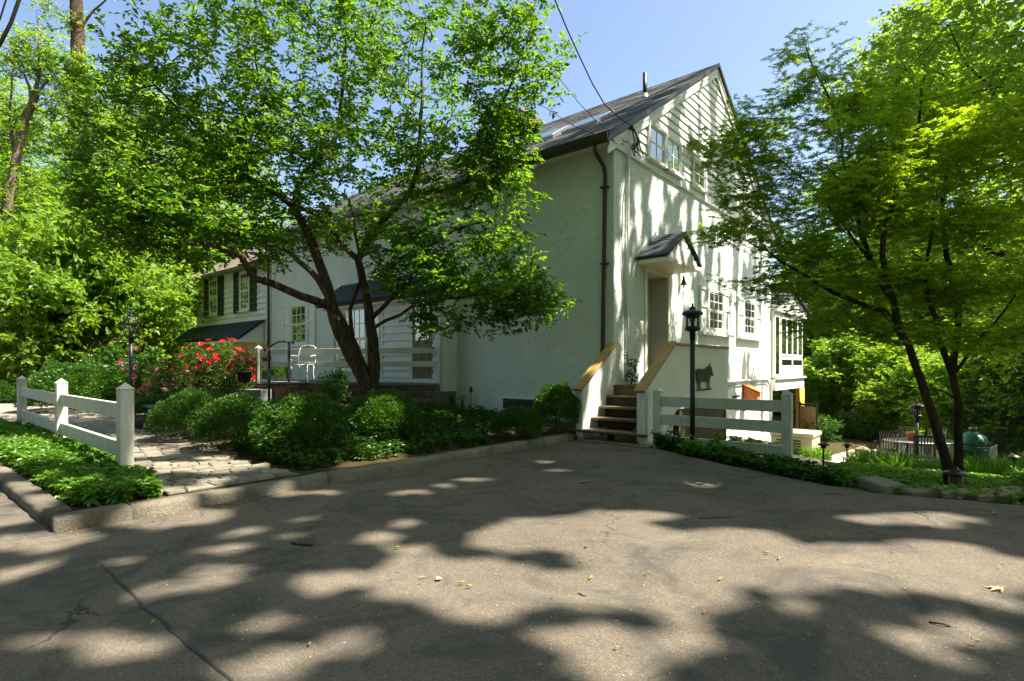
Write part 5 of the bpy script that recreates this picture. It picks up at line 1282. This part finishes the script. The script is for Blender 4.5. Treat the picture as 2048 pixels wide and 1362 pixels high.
ivt, ivb = bespoke('ivy_clad_tree', 'tall straight trunk wrapped in pale ivy rising at far left',
    [([A3(166, 760, 22), A3(165, 500, 22), A3(163, 300, 22), A3(160, 150, 22), A3(152, 0, 22), A3(148, -200, 22)], .34, .18), ([A3(160, 60, 22), A3(185, 22, 22), A3(210, 0, 22)], .06, .03), ([A3(165, 380, 22), A3(140, 260, 22), A3(110, 215, 22)], .04, .015)],
    'bark', [el(120, 40, 22, 1.0, .6, 12), el(190, 130, 22, 1.0, .7, 14), el(140, 130, 22, .8, .5, 8), el(240, 300, 22.5, 1.4, 1.2, 20), el(150, -150, 22, 3, 2, 40)], 110, 'locust', .13, .5, 5, 9)
n = 3200; tz_ = rng.uniform(0, 1, n) ** .8; ya = 500 - 350 * tz_ + 200 * (rng.uniform(size=n) < .35) ; an = rng.uniform(0, 2 * math.pi, n)
ctr = np.array([A3(164, y, 22) for y in ya]); rad = (.34 + .12 * rng.uniform(size=n) + .25 * np.maximum(0, np.sin(ya * .045)) * rng.uniform(size=n))[:, None]
out = np.stack([np.cos(an), np.sin(an), np.zeros(n)], 1)
V, F = leaves(ctr + out * rad, np.array([0, 0, -1.0])[None] + rng.normal(size=(n, 3)) * .5, out + rng.normal(size=(n, 3)) * .4, .15, .13, T_DIA)
o = link('ivy', fast_mesh('ivy', V - ivb, F), LM['locust'], ivt); o['kind'] = 'stuff'

# far woods to each side, joined with unseen foliage added to block the sky
def woods(px0, px1, d0, d1, z0, z1, n, lm, L):
    px = rng.uniform(px0, px1, n); d = rng.uniform(d0, d1, n); zz = z0 + (z1 - z0) * rng.uniform(0, 1, n) * (.55 + .45 * np.sin(px * .021 + 1.3) * np.sin(px * .0083))
    Cc = np.array([np.array(atg(a, b, c)) for a, b, c in zip(px, d, zz)])
    lv, _ = sprays(Cc, 6, 6, 1.3, .50, T_DIA, .6, .6, .1, False, .6); return lv
def ring(n):  # unseen leaf masses behind and above the camera, added to cut sky light
    a = np.radians(rng.uniform(205, 405, n)); d = rng.uniform(13, 25, n); z = 30 * rng.uniform(0, 1, n) ** .9
    az = np.degrees(a) % 360; sunny = (az > 315) | (az < 90); d = np.where(sunny, rng.uniform(20, 28, n), d); z = np.where(sunny, z * .5, z)
    m = n // 3; a[:m] = np.radians(rng.uniform(188, 335, m)); d[:m] = rng.uniform(4, 15, m); z[:m] = rng.uniform(13, 24, m)
    lv, _ = sprays(np.stack([d * np.cos(a) - 2, d * np.sin(a), z], 1), 6, 6, 1.4, .55, T_DIA, .6, .6, .1, False, .6); return lv
V, F = joinm([woods(-700, 430, 36, 58, 0, 19, 1900, 0, 0), woods(430, 950, 48, 66, 0, 11, 500, 0, 0), woods(1480, 2500, 48, 70, -3, 19, 1500, 0, 0), ring(3600)])
tag(link('woods_and_sky_blocker', fast_mesh('woods_and_sky_blocker', V, F), LM['wood']), 'green mass of far woodland, with unseen foliage added round the camera to block sky', 'woodland', kind='stuff')

# ------------------------------------------------------------------ tall trees right of the view whose shade falls on the driveway and gable
SH = Vector((SDIR.x / SDIR.z, SDIR.y / SDIR.z))
def in_ell(gx, gy, table, grow=0.0):
    """which ground points lie in one of the open flecks (x, y, half-width, half-depth)"""
    hit = np.zeros(len(gx), bool); c, s_ = math.cos(YAW), math.sin(YAW)
    for x, y, a, b in table:
        u = (gx - x) * c + (gy - y) * s_; v = -(gx - x) * s_ + (gy - y) * c
        hit |= (u / (a + grow)) ** 2 + (v / (b + grow)) ** 2 < 1
    return hit
def canopy_tree(label, base, H, P, lm='wood', L=.30, r0=.3, ntw=90):
    """a tall tree whose crown leaves stand at the points P"""
    t = thing('tall_tree', label, 'tree', base); b = np.array(base, float); sk = Skel()
    top = np.array([base[0] + .3, base[1] + .2, H]); sk.limb([b, (b + top) / 2 + np.array([.15, -.1, 0]), top], r0, r0 * .3, True, .04, .8)
    Cc = P[rng.choice(len(P), ntw, False)]; sk.twigs(Cc, .9); link('trunk', sk.mesh('trunk', .006, 2.9, b), MT['bark'], t)
    n = len(P); D = rdir(n, .3); N = np.array([SDIR.x * .6, SDIR.y * .6, 1.0]) + rng.normal(size=(n, 3)) * .35; Ls = L * rng.uniform(.7, 1.25, n)
    c = link('crown', fast_mesh('crown', *[q - (b if k == 0 else 0) for k, q in enumerate(leaves(P - unit(D) * Ls[:, None] * .5, D, N, Ls, Ls * .75, T_OVAL))]), LM[lm], t); c['kind'] = 'stuff'
# open flecks in the crown above the driveway, as the sun draws them on the ground
FLECKS = [(-5.32, 1.79, 0.50, 0.32), (-5.39, 0.92, 0.41, 0.27), (-4.67, 0.69, 0.16, 0.19), (-3.62, 1.43, 0.17, 0.23), (-4.44, 2.01, 0.13, 0.12), (-4.37, 2.55, 0.12, 0.11), (-4.03, 2.16, 0.10, 0.10), (-4.08, 1.73, 0.16, 0.11), (-3.01, 1.84, 0.18, 0.22), (-3.66, 1.10, 0.13, 0.13), (-4.39, 1.16, 0.12, 0.10), (-2.37, 1.17, 0.20, 0.18), (-2.78, 1.32, 0.10, 0.12), (-2.92, 0.94, 0.11, 0.08), (-3.03, 0.78, 0.14, 0.14), (-3.41, 0.61, 0.19, 0.07), (-2.32, 1.50, 0.10, 0.11), (-5.42, 2.92, 0.21, 0.14), (-5.15, 3.20, 0.16, 0.09), (-3.64, 2.96, 0.11, 0.13), (-3.48, 2.59, 0.17, 0.12), (-3.07, 2.57, 0.19, 0.14), (-2.46, 2.38, 0.58, 0.36), (-2.10, 2.31, 0.25, 0.27), (-2.69, 3.22, 0.34, 0.31), (-2.42, 3.71, 0.75, 0.40), (-2.34, 4.35, 0.48, 0.21), (-1.77, 3.56, 0.59, 0.47), (-1.66, 2.86, 0.47, 0.30), (-1.38, 3.02, 0.37, 0.29), (-1.42, 2.26, 0.26, 0.17), (-1.20, 2.15, 0.24, 0.16), (-2.26, 1.52, 0.11, 0.13), (-4.52, 3.73, 0.17, 0.11), (-4.47, 4.18, 0.11, 0.10), (-4.47, 4.61, 0.20, 0.11), (-4.87, 6.46, 0.12, 0.14), (-4.53, 6.09, 0.14, 0.12), (-4.90, 7.13, 0.27, 0.21), (-4.01, 5.72, 0.13, 0.10), (-2.50, 6.29, 0.29, 0.40), (-1.44, 4.38, 0.35, 0.23), (-0.69, 4.32, 0.74, 0.37), (-0.41, 4.31, 0.70, 0.40), (-0.03, 4.83, 0.37, 0.49), (-0.43, 5.85, 0.64, 0.19), (-1.08, 3.75, 0.51, 0.35), (-1.14, 3.03, 0.19, 0.12), (-0.27, 3.25, 0.12, 0.14), (-0.05, 3.54, 0.17, 0.16), (-0.14, 3.16, 0.14, 0.13), (-1.06, 2.59, 0.14, 0.15), (-0.78, 3.32, 0.16, 0.08), (-0.02, 4.21, 0.26, 0.22), (-5.96, 1.82, 0.28, 0.15), (-5.74, 2.26, 0.24, 0.12)]
n = 34000; gx_ = rng.uniform(-8.2, 4.2, n); gy_ = rng.uniform(-2.5, 9.6, n)
gap = in_ell(gx_, gy_, FLECKS, .06)
bx = (gx_ < -5.75)                                     # looser foliage over the planted bed
fl2 = [(rng.uniform(-8.5, -5.8), rng.uniform(-1, 9), rng.uniform(.15, .4), rng.uniform(.15, .4)) for _ in range(36)]
gap |= bx & in_ell(gx_, gy_, fl2, .1)
gap |= (gx_ < -5.3) & (gy_ > 8.3)
lit = (gx_ > .5) & (gy_ > 5.2)                          # open sky towards the lower garden
gx_, gy_ = gx_[~(gap | lit)], gy_[~(gap | lit)]; zc = rng.uniform(15, 18, len(gx_))
canopy_tree('tall tree out of view whose crown dapples the driveway', (9, 3, -.1), 17, np.stack([gx_ + SH.x * zc, gy_ + SH.y * zc, zc], 1))
# sparser crown over the far left bed and hedges
n = 2400; gx2 = rng.uniform(-19, -8.2, n); gy2 = rng.uniform(-2, 8.5, n)
fl3 = [(rng.uniform(-19, -8), rng.uniform(-2, 8.5), rng.uniform(.4, 1.1), rng.uniform(.4, 1.1)) for _ in range(60)]
k = ~in_ell(gx2, gy2, fl3); gx2, gy2 = gx2[k], gy2[k]; zc = rng.uniform(19, 23, len(gx2))
canopy_tree('tall tree out of view whose loose crown dapples the left beds', (3, -6, -.1), 21, np.stack([gx2 + SH.x * zc, gy2 + SH.y * zc, zc], 1))
# crown that dapples the gable: openings given on the wall as (y, z, half-width, half-height)
n = 15000; wy = rng.uniform(9.0, 20.6, n); wz = rng.uniform(-1.5, 9.6, n)
op = [(rng.uniform(9.6, 14.4), rng.uniform(.5, 9), rng.uniform(.07, .16), rng.uniform(.25, .6)) for _ in range(58)] + [(12.45, 2.6, .16, 1.0), (9.75, 3.1, .12, .7), (11.4, 4.9, .2, .6), (10.6, 4.6, .12, .5), (13.6, 4.6, .15, .5)] + [(rng.uniform(12, 19), rng.uniform(5.8, 8.6), rng.uniform(.12, .3), rng.uniform(.4, .9)) for _ in range(24)]
cl = [(rng.uniform(14.6, 20), rng.uniform(-.5, 5.4), rng.uniform(.10, .28), rng.uniform(.3, .9)) for _ in range(26)]
def in_w(tab, g=0.0):
    h = np.zeros(n, bool)
    for y, z, a, b in tab: h |= ((wy - y) / (a + g)) ** 2 + ((wz - z) / (b + g)) ** 2 < 1
    return h
right = (wy > 14.3 + .25 * np.sin(wz * 2.1)) & (wz < 5.5)
keep = np.where(right, in_w(cl), ~in_w(op, .06)); wy, wz = wy[keep], wz[keep]; q = rng.uniform(6.2, 8.6, len(wy))
canopy_tree('tall tree out of view whose crown dapples the gable wall', (4.5, 13, -.8), 17, np.stack([XG + q, wy + q * SH.y / SH.x, wz + q / SH.x], 1), L=.22, ntw=60)
# ================================================================== SHRUBS, GROUND COVER
def bush_mesh(n, L, lump=.10, seed=1, up=.35):
    d = unit(rng.normal(size=(n, 3))); d[:, 2] = np.abs(d[:, 2]) * 1.0 - .25 * (rng.uniform(size=n) < .35); d = unit(d)
    ph = rng.uniform(0, 6, (6, 4)); r = np.ones(n)
    for k in range(6):
        f = np.array([math.cos(ph[k, 0]), math.sin(ph[k, 0]), math.sin(ph[k, 1])]) * (2.5 + k * 1.6); r += lump * .5 * np.sin(d @ f * 1.3 + ph[k, 2])
    dep = rng.uniform(.0, 1, n) ** 2.0; r = r * (1 - .26 * dep)
    P = d * r[:, None]
    D = d * .8 + rng.normal(size=(n, 3)) * .55 + np.array([0, 0, up]); N = d + rng.normal(size=(n, 3)) * .5
    Ls = L * rng.uniform(.7, 1.3, n)
    return leaves(P, D, N, Ls, Ls * .52, T_DIA)
BX = []
for k in range(3):
    V, F = bush_mesh(11000, .078, .07); me = fast_mesh('boxwood_foliage', V, F); me.materials.append(LM['box']); BX.append(me)
sk = Skel(); sk.limb([np.array([0, 0, -.9]), np.array([0, 0, -.2])], .05, .03, True, .01, .2)
sk.twigs(ell_points([(0, 0, .1, .7, .7, .6)], 60, .3), .2); STEM = sk.mesh('stems', .006, 2.3); STEM.materials.append(MT['twig'])
def bush(name, label, px, d, w, h, k=0, group=None, me=None, cat='shrub', z=None, sink=.12, sq=1.0):
    q = atg(px, d, 0); zz = gz(q.x, q.y) if z is None else z
    t = thing(name, label, cat, (q.x, q.y, zz), group, local=True)
    o = link('foliage', me or BX[k % 3], None, t, (0, 0, h * .42 - sink * h)); o.scale = (w / 2, w / 2 * sq, h * .60); o.rotation_euler = (0, 0, k * 1.3 + .4)
    s = link('stems', STEM, None, t, (0, 0, h * .42)); s.scale = (w / 2, w / 2 * sq, h * .5); return t
gb = 'clipped round shrubs in the front bed'
bush('boxwood', 'largest clipped round shrub in the front bed', 603, 7.35, 1.18, .88, 0, gb)
bush('boxwood', 'clipped shrub behind and left of the largest one', 476, 7.95, 1.12, .84, 1, gb)
bush('boxwood', 'clipped shrub beside the stone block, farthest left in the front bed', 392, 9.0, 1.20, .86, 2, gb)
bush('boxwood', 'dark clipped shrub below the trunk of the spreading tree', 770, 8.5, 1.12, .80, 4, gb)
bush('boxwood', 'dark globe shrub against the left side of the steps', 1112, 10.05, .84, .98, 5, gb)
bush('yew_shrub', 'low loose shrub left of the globe by the steps', 1035, 9.35, .85, .60, 3, gb)
bush('boxwood', 'broad mounded hedge behind the left fence', 165, 15.0, 2.7, 1.35, 7, 'hedges left of the path')
bush('boxwood', 'rounded hedge top behind the broad left mound', 128, 17.2, 1.6, 1.45, 8, 'hedges left of the path')
bush('boxwood', 'small bright mound at the left border', 2, 18, 1.0, .85, 9, 'hedges left of the path')
bush('boxwood', 'low clipped hedge along the far side of the path', 372, 11.6, 1.9, .55, 10, 'hedges left of the path')
bush('boxwood', 'small rounded shrub behind the railing post', 552, 15.3, .75, .55, 11, z=.88)
# loose flowering shrubs
def loose_mesh(n, L, seed, ncl=90):
    C = ell_points([(0, 0, .0, .9, .9, .85)], ncl, .35); lv, _ = sprays(C, 5, max(3, n // (ncl * 5)), .22, L, T_DIA, .6, .9, -.15, False, .7); return fast_mesh('shrub_foliage', *lv)
LS = []
for k, lm in enumerate(('rose', 'rose', 'box')):
    me = loose_mesh(5200, .085, k, 110); me.materials.append(LM[lm]); LS.append(me)
def flower_shrub(label, px, d, w, h, me, flowers, z=None, name='flowering_shrub', ctop=True):
    q = atg(px, d, 0); zz = gz(q.x, q.y) if z is None else z
    t = thing(name, label, 'shrub', (q.x, q.y, zz), 'flowering shrubs beside the patio', local=True)
    o = link('foliage', me, None, t, (0, 0, h * .5)); o.scale = (w / 2, w / 2, h * .55)
    s = link('stems', STEM, None, t, (0, 0, h * .45)); s.scale = (w / 2, w / 2, h * .5)
    for lm, n, L in flowers:
        dd = unit(rng.normal(size=(n, 3))); dd[:, 2] = np.abs(dd[:, 2]) - .2; C = unit(dd) * rng.uniform(.82, 1.04, (n, 1)) * np.array([w / 2, w / 2, h * .55]) + np.array([0, 0, h * .5])
        lv = []
        for ring, (npet, tilt, sc) in enumerate(((6, .35, 1), (5, .9, .7))):
            a = np.tile(np.arange(npet) * 2 * math.pi / npet, n) + np.repeat(rng.uniform(0, 6, n), npet)
            ax = np.repeat(unit(dd + rng.normal(size=dd.shape) * .3 + np.array([.2, -.2, .2])), npet, 0); e1 = unit(np.cross(ax, np.array([0, .3, 1.0]))); e2 = np.cross(ax, e1)
            D = e1 * np.cos(a)[:, None] + e2 * np.sin(a)[:, None] + ax * tilt
            lv.append(leaves(np.repeat(C, npet, 0), D, ax, L * sc, L * sc * .95, T_DIA))
        o = link('blossoms', fast_mesh('blossoms', *joinm(lv)), LM[lm], t); o['kind'] = 'stuff'
    return t
for px, d, w, h, lb in ((1648, 20.5, 1.5, 1.2, 'dark leafy shrub right of the privacy screen'), (1700, 21.5, 1.7, 1.1, 'dark leafy shrub at the end of the garden path'), (1752, 20.5, 1.6, 1.0, 'dark leafy shrub left behind the dining table'), (1985, 15.2, 1.7, 1.3, 'dark leafy shrub right behind the egg grill')):
    bush('leafy_shrub', lb, px, d, w, h, 1, 'dark shrubs round the terrace', LS[2])
flower_shrub('rose bush covered in red blooms left of the patio', 445, 14.6, 1.6, 1.85, LS[0], [('fred', 46, .085)])
flower_shrub('red rose bush left half, nearer the lamp', 388, 14.9, 1.3, 1.75, LS[1], [('fred', 24, .08), ('fpink', 6, .06)])
flower_shrub('low shrub with pale pink blooms between lamp and red roses', 330, 13.2, 1.15, 1.25, LS[1], [('fpink', 26, .065)])
flower_shrub('dark shrub with a few pink blooms behind the lamp post', 215, 16.5, 1.7, 2.0, LS[2], [('fmag', 13, .085)])
flower_shrub('dark shrub with few magenta blooms right behind the lamp pole', 287, 15.8, 1.3, 1.75, LS[2], [('fmag', 8, .08)])
flower_shrub('leafy shrub with tiny white buds in front of the patio edge', 668, 12.6, .85, .85, LS[2], [], z=.45)
t = flower_shrub('plants with red and purple blooms in the dark pot on the patio corner', 489, 14.1, .55, .6, LS[0], [('fred', 9, .05), ('fmag', 12, .045)], z=1.12, name='potted_flowers')
q = atg(489, 14.1, .90); tag(MB().lathe(q, [(.13, 0), (.18, .24), (.20, .245), (.20, .28), (.17, .285)], 14).build('plant_pot', MT['pot'], loc=q), 'round black plant pot on the patio corner', 'plant pot')
# ground cover in whorls
def whorls(name, label, pts, lm, L, nl, h, cat='ground cover', wr=.5):
    n = len(pts); zz = zg(pts[:, 0], pts[:, 1]); C = np.column_stack([pts, zz + h * rng.uniform(.35, 1.15, n)])
    lv = []
    for ring, (tilt, sc, dz) in enumerate(((.1, 1, 0), (.55, .75, .02), (-.25, .9, -.05))):
        a = np.tile(np.arange(nl) * 2 * math.pi / nl, n) + np.repeat(rng.uniform(0, 6, n), nl) + rng.normal(size=n * nl) * .25
        D = np.stack([np.cos(a), np.sin(a), np.full(n * nl, tilt) + rng.normal(size=n * nl) * .22], 1); P = np.repeat(C + np.array([0, 0, dz]), nl, 0)
        N = np.array([0, 0, 1.0]) + rng.normal(size=D.shape) * .35; Ls = L * sc * rng.uniform(.7, 1.2, len(P)); lv.append(leaves(P, D, N, Ls, Ls * wr, T_OVAL))
    V, F = joinm(lv)
    S = np.column_stack([pts, zz]); a = rng.normal(size=(n, 3)) * .01
    return tag(link(name, fast_mesh(name, V, F), LM[lm]), label, cat, kind='stuff')
def poly_pts(poly, n):
    P = np.array(poly); lo, hi = P.min(0), P.max(0); out = []
    while len(out) < n:
        q = rng.uniform(lo, hi, (n * 2, 2)); ins = np.zeros(len(q), bool); j = len(P) - 1
        for i in range(len(P)):
            c = ((P[i, 1] > q[:, 1]) != (P[j, 1] > q[:, 1])) & (q[:, 0] < (P[j, 0] - P[i, 0]) * (q[:, 1] - P[i, 1]) / (P[j, 1] - P[i, 1] + 1e-9) + P[i, 0]); ins ^= c; j = i
        out += list(q[ins])
    return np.array(out[:n])
whorls('pachysandra', 'bright green ground cover filling the bed in front of the left fence', np.concatenate([poly_pts([(-5.80, 1.28), (-5.82, 1.85), (-7.0, 2.05), (-16, 1.95), (-16, 1.24)], 1800), poly_pts([(-8, 1.95), (-8, 2.2), (-14, 2.25), (-14, 1.95)], 110)]), 'pachy', .085, 7, .12)
whorls('bed_ground_cover', 'dark leafy ground cover spreading under the clipped shrubs', np.concatenate([poly_pts([(-5.95, 3.3), (-5.95, 6.6), (-8.0, 7.2), (-9.2, 6.5), (-9.6, 4.2), (-8.2, 3.5)], 1300), poly_pts([(-6.3, 6.4), (-9.6, 5.8), (-12, 6.8), (-9.5, 9.0), (-7.0, 8.9)], 500)]), 'ivy', .075, 6, .13)
whorls('verge_plants', 'leafy weeds and ferns along the driveway edge below the side fence', np.concatenate([np.column_stack([x := rng.uniform(-4.0, -1.2, 420), np.interp(x, EX, EY) + .08 + rng.uniform(0, 1, 420) ** 1.5 * .8])]), 'ivy', .085, 6, .12)
whorls('garden_ground_cover', 'patchy yellow-green ground cover under the layered maple', poly_pts([(-1.4, 7.3), (-.8, 7.1), (.3, 7.35), (1.2, 7.7), (.2, 10.5), (-1.3, 12.5), (-1.6, 10)], 1050), 'pachy', .07, 5, .05)
whorls('terrace_ground_cover', 'leafy plants covering the ground behind the terrace', np.concatenate([poly_pts([(-3.5, 24.5), (10, 24.5), (14, 34), (-5, 34)], 1500), poly_pts([(1.5, 17), (8, 15), (9, 24), (3, 24)], 500)]), 'wood', .16, 6, .35)
whorls('garden_ground_cover', 'low leafy plants in front of the garden path and generator', np.concatenate([poly_pts([(-3.6, 12.5), (-3.2, 13.2), (-3.4, 17.2), (-4.6, 17.2), (-4.6, 13)], 260), poly_pts([(-1.9, 13), (3, 12.5), (6, 14), (6, 16), (-1.5, 17)], 900), poly_pts([(.3, 7.6), (3.5, 8.2), (4.5, 12), (.3, 11)], 900)]), 'pachy', .085, 6, .16)
# strappy clumps
def blades(label, px, d, n, h, r, lm='grass'):
    q = atg(px, d, 0); z = gz(q.x, q.y); t = thing('daylily_clump', label, 'plant', (q.x, q.y, z), 'strappy clumps in the right garden', local=True)
    a = rng.uniform(0, 6.28, n); rr = r * np.sqrt(rng.uniform(0, 1, n)); P = np.stack([rr * np.cos(a), rr * np.sin(a), np.full(n, -.02)], 1)
    D = np.stack([np.cos(a) * .45, np.sin(a) * .45, np.ones(n)], 1) + rng.normal(size=(n, 3)) * .25; N = np.stack([-np.cos(a), -np.sin(a), np.full(n, .6)], 1)
    link('blades', fast_mesh('blades', *leaves(P, D, N, h * rng.uniform(.6, 1.2, n), .022, T_BLADE)), LM[lm], t)
for k, (px, d, n, h, r, lb) in enumerate([(1640, 14.6, 220, .50, .35, 'grassy clump beside the generator'), (1725, 11.6, 260, .48, .42, 'grassy clump left of the garden lamp post'), (1768, 11.2, 260, .50, .45, 'grassy clump in front of the slatted chair'), (1815, 10.6, 260, .48, .42, 'grassy clump at the foot of the garden lamp post'), (1870, 10.2, 220, .46, .4, 'grassy clump between lamp post and maple'), (2010, 9.4, 280, .55, .45, 'grassy clump before the dark post'), (2048, 9.0, 280, .6, .45, 'grassy clump at the right border'), (1960, 9.2, 260, .5, .45, 'grassy clump before the egg grill'), (1795, 9.6, 260, .5, .45, 'grassy clump nearest the maple trunk on its left'), (1745, 10.3, 240, .46, .45, 'grassy clump behind the second path light'), (1905, 9.8, 260, .5, .45, 'grassy clump straight behind the maple stems')]): blades(lb, px, d, n, h * .8, r)
def sprig(name, label, loc, hgt, n, L, lm, spread=.12, cat='plant', nst=3):
    t = thing(name, label, cat, loc, local=True); mb = MB(); C = []
    for k in range(nst):
        e = Vector((random.uniform(-spread, spread), random.uniform(-spread, spread), hgt * random.uniform(.7, 1))); pts = smooth_line([(0, 0, -.03), tuple(e * .5 + Vector((.02, .01, 0))), tuple(e)], .06); mb.tube(pts, [.007 - .004 * i / len(pts) for i in range(len(pts))], 5); C += [p for p in pts[2:]]
    mb.build('stem', MT['twig'], t); C = np.array(C)
    lv, _ = sprays(C, 2, n, .05, L, T_OVAL, .7, .8, 0, False, .6); link('leaves', fast_mesh('leaves', *lv), LM[lm], t)
sprig('wall_weed', 'tall leafy weed growing between the steps and the gable wall', (XG + .22, 9.85, .93), .62, 2, .07, 'ivy')
sprig('wall_weed', 'small dark sprig against the stucco wall, left one of two', (-9.75, 9.35, .28), .34, 2, .05, 'dark', .05)
sprig('wall_weed', 'small dark sprig against the stucco wall, right one of two', (-9.45, 9.38, .28), .32, 2, .05, 'dark', .05)
sprig('fern', 'bushy fern at the foot of the side fence beside the lamp', tuple(atg(1400, 8.15, -.06)), .32, 4, .09, 'pachy', .3, nst=9)
sprig('fern', 'leafy plant at the right corner of the steps', tuple(atg(1335, 8.9, -.04)), .28, 4, .08, 'ivy', .25, nst=8)

# ------------------------------------------------------------------ litter on the driveway
def litter(name, label, px, py, mtl, L, group, T=T_MAPLE, wr=1, cat='fallen leaf'):
    p = at(px, py, 1.3 * FPX / (py - HOR)); p.z = .006
    V, F = leaves(np.zeros((1, 3)), rng.normal(size=(1, 3)) * np.array([1, 1, .1]), np.array([[.1, .05, 1.0]]), L, L * wr, T)
    o = link(name, fast_mesh(name, V, F), MT[mtl], None, p); tag(o, label, cat, group); md = o.modifiers.new('t', 'SOLIDIFY'); md.thickness = .003; o.location.z = .014
litter('fallen_leaf', 'large cream leaf near the right border of the driveway', 2003, 1182, 'litter_w', .085, 'leaves lying on the driveway')
litter('fallen_leaf', 'single yellow leaf on the sunlit middle of the driveway', 873, 1164, 'litter_w', .05, 'leaves lying on the driveway', T_OVAL, .8)
litter('fallen_leaf', 'small ochre leaf by the edging stones', 1985, 1030, 'litter', .07, 'leaves lying on the driveway', T_OVAL, .5)
gl = 'green catkin scraps on the driveway'
for px, py in ((1208, 1083), (1186, 1157), (962, 1058), (838, 1160), (946, 1178), (930, 1170), (800, 1098), (1540, 1110), (1560, 1118), (1445, 1160), (310, 1245), (1085, 1338), (1176, 1098)):
    litter('catkin_scrap', 'small yellow-green catkin scrap on the driveway', px, py, 'litter_g', .045, gl, T_OVAL, .35, 'plant scrap')
for px, py in ((1860, 1200), (1890, 1205), (1520, 1210), (1165, 1125), (1180, 1120), (1290, 1150), (1410, 1230), (1700, 1240), (1950, 1300), (1240, 1300), (1300, 1150), (1790, 1110), (620, 1290)):
    litter('dry_scrap', 'small brown leaf scrap on the driveway', px, py, 'litter', .03, 'brown scraps on the driveway', T_OVAL, .45, 'plant scrap')
def stick(label, px, py, L, r, ang):
    p = at(px, py, 1.3 * FPX / (py - HOR)); p.z = r
    d = Vector((math.cos(ang), math.sin(ang), 0)); mb = MB().tube(smooth_line([p - d * L / 2, p + Vector((.01, -.01, .004)), p + d * L / 2], .05, .003), [r] * len(smooth_line([p - d * L / 2, p + Vector((.01, -.01, .004)), p + d * L / 2], .05)), 6)
    tag(mb.build('fallen_twig', MT['twig'], loc=p), label, 'twig', 'twigs on the driveway')
stick('thick broken twig on the left half of the driveway', 604, 1090, .18, .008, R(25))
stick('thin twig in the shade before the steps', 1170, 966, .16, .004, R(70))
stick('thin pale twig left of the middle right shade', 1430, 1036, .3, .003, R(50))
stick('short dark twig lower right on the driveway', 1880, 1250, .09, .005, R(10))
stick('small dark twig near the lower middle', 1165, 1190, .05, .004, R(0))
# loose grit: too fine to count
n = 2600; gx_ = rng.uniform(-6, 4, n); gy_ = rng.uniform(1.2, 7, n); k = gx_ > -5.4; gx_, gy_ = gx_[k], gy_[k]; n = len(gx_)
s = rng.uniform(.002, .0065, n)[:, None, None]; oc = np.array([(1, 0, 0), (0, 1, 0), (-1, 0, 0), (0, -1, 0), (0, 0, .8), (0, 0, -.3)]) ; fc = np.array([(0, 1, 4), (1, 2, 4), (2, 3, 4), (3, 0, 4), (1, 0, 5), (2, 1, 5), (3, 2, 5), (0, 3, 5)])
V = np.stack([gx_, gy_, np.full(n, .003)], 1)[:, None, :] + oc[None] * s * rng.uniform(.6, 1.4, (n, 1, 3)); F = fc[None] + (np.arange(n) * 6)[:, None, None]
tag(link('grit', fast_mesh('grit', V.reshape(-1, 3), F.reshape(-1, 3)), MT['pebble']), 'loose grit scattered over the asphalt driveway', 'grit', kind='stuff')

# fine leaf litter swept against the kerb and scattered over the asphalt and mulch
m1, m2, m3 = 420, 420, 900
lx = np.concatenate([-5.52 + np.abs(rng.normal(size=m1)) * .10, rng.uniform(-5.4, 3, m2), rng.uniform(-1.4, 3.5, m3)]); ly = np.concatenate([rng.uniform(1.0, 8.3, m1), rng.uniform(1.2, 6.6, m2), rng.uniform(7.2, 11, m3)])
lz = np.where(np.arange(len(lx)) < m1 + m2, .006, zg(lx, ly) + .02); n = len(lx); Ls = np.where(np.arange(n) < m1 + m2, rng.uniform(.010, .026, n), rng.uniform(.03, .07, n))
V, F = leaves(np.stack([lx, ly, lz], 1), rng.normal(size=(n, 3)) * np.array([1, 1, .08]), np.array([0, 0, 1.0]) + rng.normal(size=(n, 3)) * .25, Ls, Ls * .55, T_OVAL)
tag(link('leaf_litter', fast_mesh('leaf_litter', V, F), MT['litter']), 'fine brown leaf litter along the kerb and over the mulch', 'leaf litter', kind='stuff')
